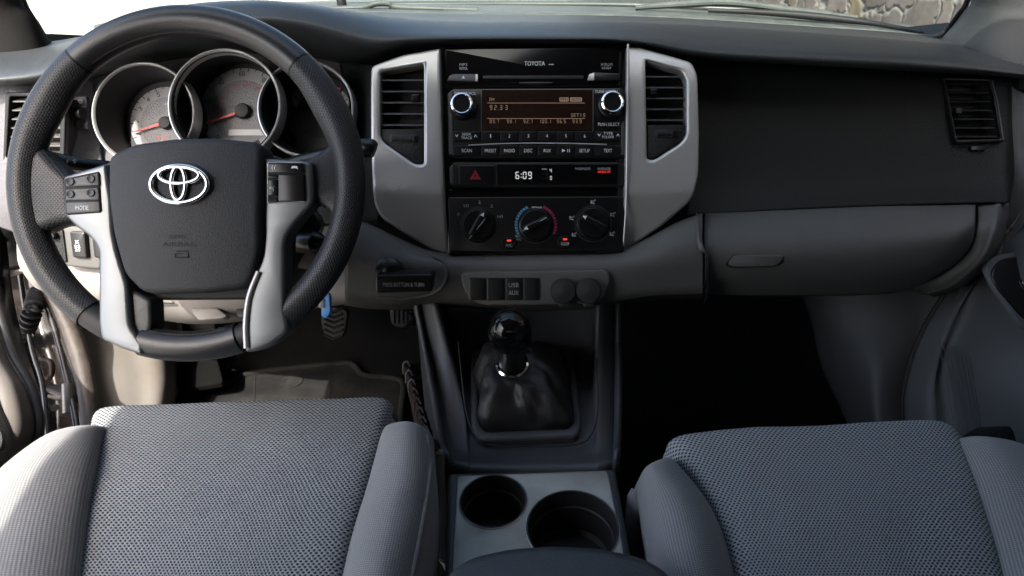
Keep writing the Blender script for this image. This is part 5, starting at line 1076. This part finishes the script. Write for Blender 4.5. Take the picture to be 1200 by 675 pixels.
# ================================================================== DOORS
pdr = thing('passenger_door', 'grey passenger door with window switch and ribbed lower pocket', 'door', (0.68, 0.4, 0.1))
loft('door_panel', [[(1178, 95, 0.93), (1200, 110, 0.92), (1262, 130, 0.865), Vector((0.69, 0.25, 0.835)), Vector((0.69, -0.92, 0.835))],
    [(1180, 236, 0.955), (1205, 242, 0.93), (1262, 250, 0.865), Vector((0.68, 0.25, 0.72)), Vector((0.68, -0.92, 0.72))],
    [(1118, 330, 1.02), (1150, 318, 0.97), (1200, 300, 0.905), Vector((0.66, 0.25, 0.60)), Vector((0.66, -0.92, 0.60))],
    [(1082, 390, 1.04), (1108, 385, 1.01), (1180, 385, 0.93), Vector((0.69, 0.25, 0.48)), Vector((0.69, -0.92, 0.48))],
    [(1062, 450, 1.045), (1092, 445, 1.01), (1145, 440, 0.96), Vector((0.68, 0.25, 0.36)), Vector((0.68, -0.92, 0.36))],
    [(1060, 500, 1.045), (1090, 500, 1.0), (1150, 505, 0.955), Vector((0.68, 0.25, 0.24)), Vector((0.68, -0.92, 0.24))],
    [(1064, 600, 1.03), (1090, 600, 0.98), (1150, 600, 0.94), Vector((0.68, 0.25, 0.05)), Vector((0.68, -0.92, 0.05))]], 'panelgrey', pdr, 7, 7, solid=0.012)
PDS = Plane(1185, 340, 0.900, 45, 22)
slab('switch_bezel', rp([(1152, 312), (1168, 298), (1200, 294), (1290, 330), (1290, 420), (1225, 400), (1196, 382), (1165, 338)], 10), PDS, 0.006, 0.003, 'panelgrey', pdr, front=0.001)
slab('switch_panel', rp([(1158, 320), (1170, 304), (1200, 300), (1270, 335), (1280, 400), (1225, 388), (1197, 374), (1166, 338)], 9), PDS, 0.006, 0.0025, 'satin', pdr, front=0.0035)
sbx = slab('lock_switch', rp([(1190, 330), (1204, 326), (1212, 338), (1196, 342)], 2), PDS, 0.003, 0.0008, 'satin', pdr, front=0.0055)
lathe('lock_symbol', 1195, 333, PDS, [(0.0022, 0.0056), (0.0022, 0.006), (0.0012, 0.006), (0.0012, 0.0056)], 'white', sbx, 16)
def door_w(x, y):
    t = [(385, 1.01, 1108, .0011), (445, 1.01, 1092, .00095), (500, 1.0, 1090, .00075), (600, .98, 1090, .00067)]
    for (ya, wa, xa, ka), (yb, wb, xb, kb) in zip(t, t[1:]):
        if y <= yb:
            f = max(0, (y-ya)/(yb-ya)); return (wa-(x-xa)*ka)*(1-f)+(wb-(x-xb)*kb)*f
    return .98
for k in range(7):
    x = 1106+k*5.2
    tube('pocket_rib', [(px, py, door_w(px, py)-0.0004) for px, py in ((x-6, 400+k*2), (x, 430), (x+7, 470), (x+12, 510), (x+15, 545))], 0.0007, 'panelgrey', pdr, seg=6)
tube('door_gap_seal', [(1116, 330, 1.026), (1080, 390, 1.046), (1060, 450, 1.051), (1058, 500, 1.051), (1062, 600, 1.036)], 0.004, 'black', pdr, seg=8)
slab('armrest_end', rp([(1164, 524), (1170, 508), (1186, 498), (1215, 494), (1300, 494), (1300, 560), (1170, 560)], 8), Plane(1190, 520, 0.90, 40, 30), 0.05, 0.008, 'satin', pdr)
loft('window_glass', [[Vector((0.685, 0.78, 0.80)), Vector((0.692, 0.0, 0.83)), Vector((0.692, -0.95, 0.83))], [Vector((0.635, 0.52, 1.15)), Vector((0.64, -0.1, 1.16)), Vector((0.635, -0.98, 1.15))]], 'tint', pdr, 4, 4)
ddr = thing('driver_door', 'open driver door edge with dark seal and beige trim at the lower left', 'door', (-0.95, 0.6, 0.1))
loft('door_edge', [[(-60, 250, 1.02), (-10, 255, 1.03), (6, 262, 1.05)], [(-60, 340, 0.99), (-4, 345, 1.0), (16, 350, 1.03)], [(-60, 410, 0.96), (12, 410, 0.97), (32, 415, 1.01)], [(-60, 460, 0.94), (34, 460, 0.95), (47, 462, 0.99)], [(-60, 505, 0.92), (42, 505, 0.93), (52, 505, 0.97)], [(-60, 580, 0.9), (20, 580, 0.9), (40, 580, 0.95)]], 'satin', ddr, 6, 8, solid=0.01)
tube('door_seal', [(-30, 300, 0.985), (-6, 350, 0.975), (12, 410, 0.955), (34, 450, 0.94), (43, 480, 0.925), (44, 505, 0.915), (30, 540, 0.905)], 0.007, 'blackrubber', ddr, seg=12)
loft('door_trim', [[(-120, 360, 0.93), (-40, 352, 0.94), (-8, 365, 0.96)], [(-120, 420, 0.90), (-20, 410, 0.91), (10, 420, 0.94)], [(-120, 460, 0.88), (0, 450, 0.885), (33, 460, 0.925)], [(-120, 510, 0.86), (4, 505, 0.87), (40, 505, 0.905)], [(-120, 560, 0.84), (-20, 555, 0.85), (16, 550, 0.89)], [(-120, 640, 0.82), (-50, 640, 0.83), (-20, 620, 0.86)]], 'doortrim', ddr, 6, 6, solid=0.01)
loft('map_pocket', [[(-90, 470, 0.85), (-40, 460, 0.85), (-4, 466, 0.875)], [(-90, 520, 0.83), (-20, 512, 0.84), (16, 520, 0.87)], [(-90, 580, 0.81), (-40, 570, 0.82), (-8, 556, 0.86)]], 'doortrim', ddr, 6, 6, solid=0.008)
lathe('speaker_grille', -4, 516, Plane(-4, 516, 0.835, 30, -30), [(0.014, -0.004), (0.014, 0.001), (0.012, 0.002), (0, 0.002)], 'dark', ddr, 28)
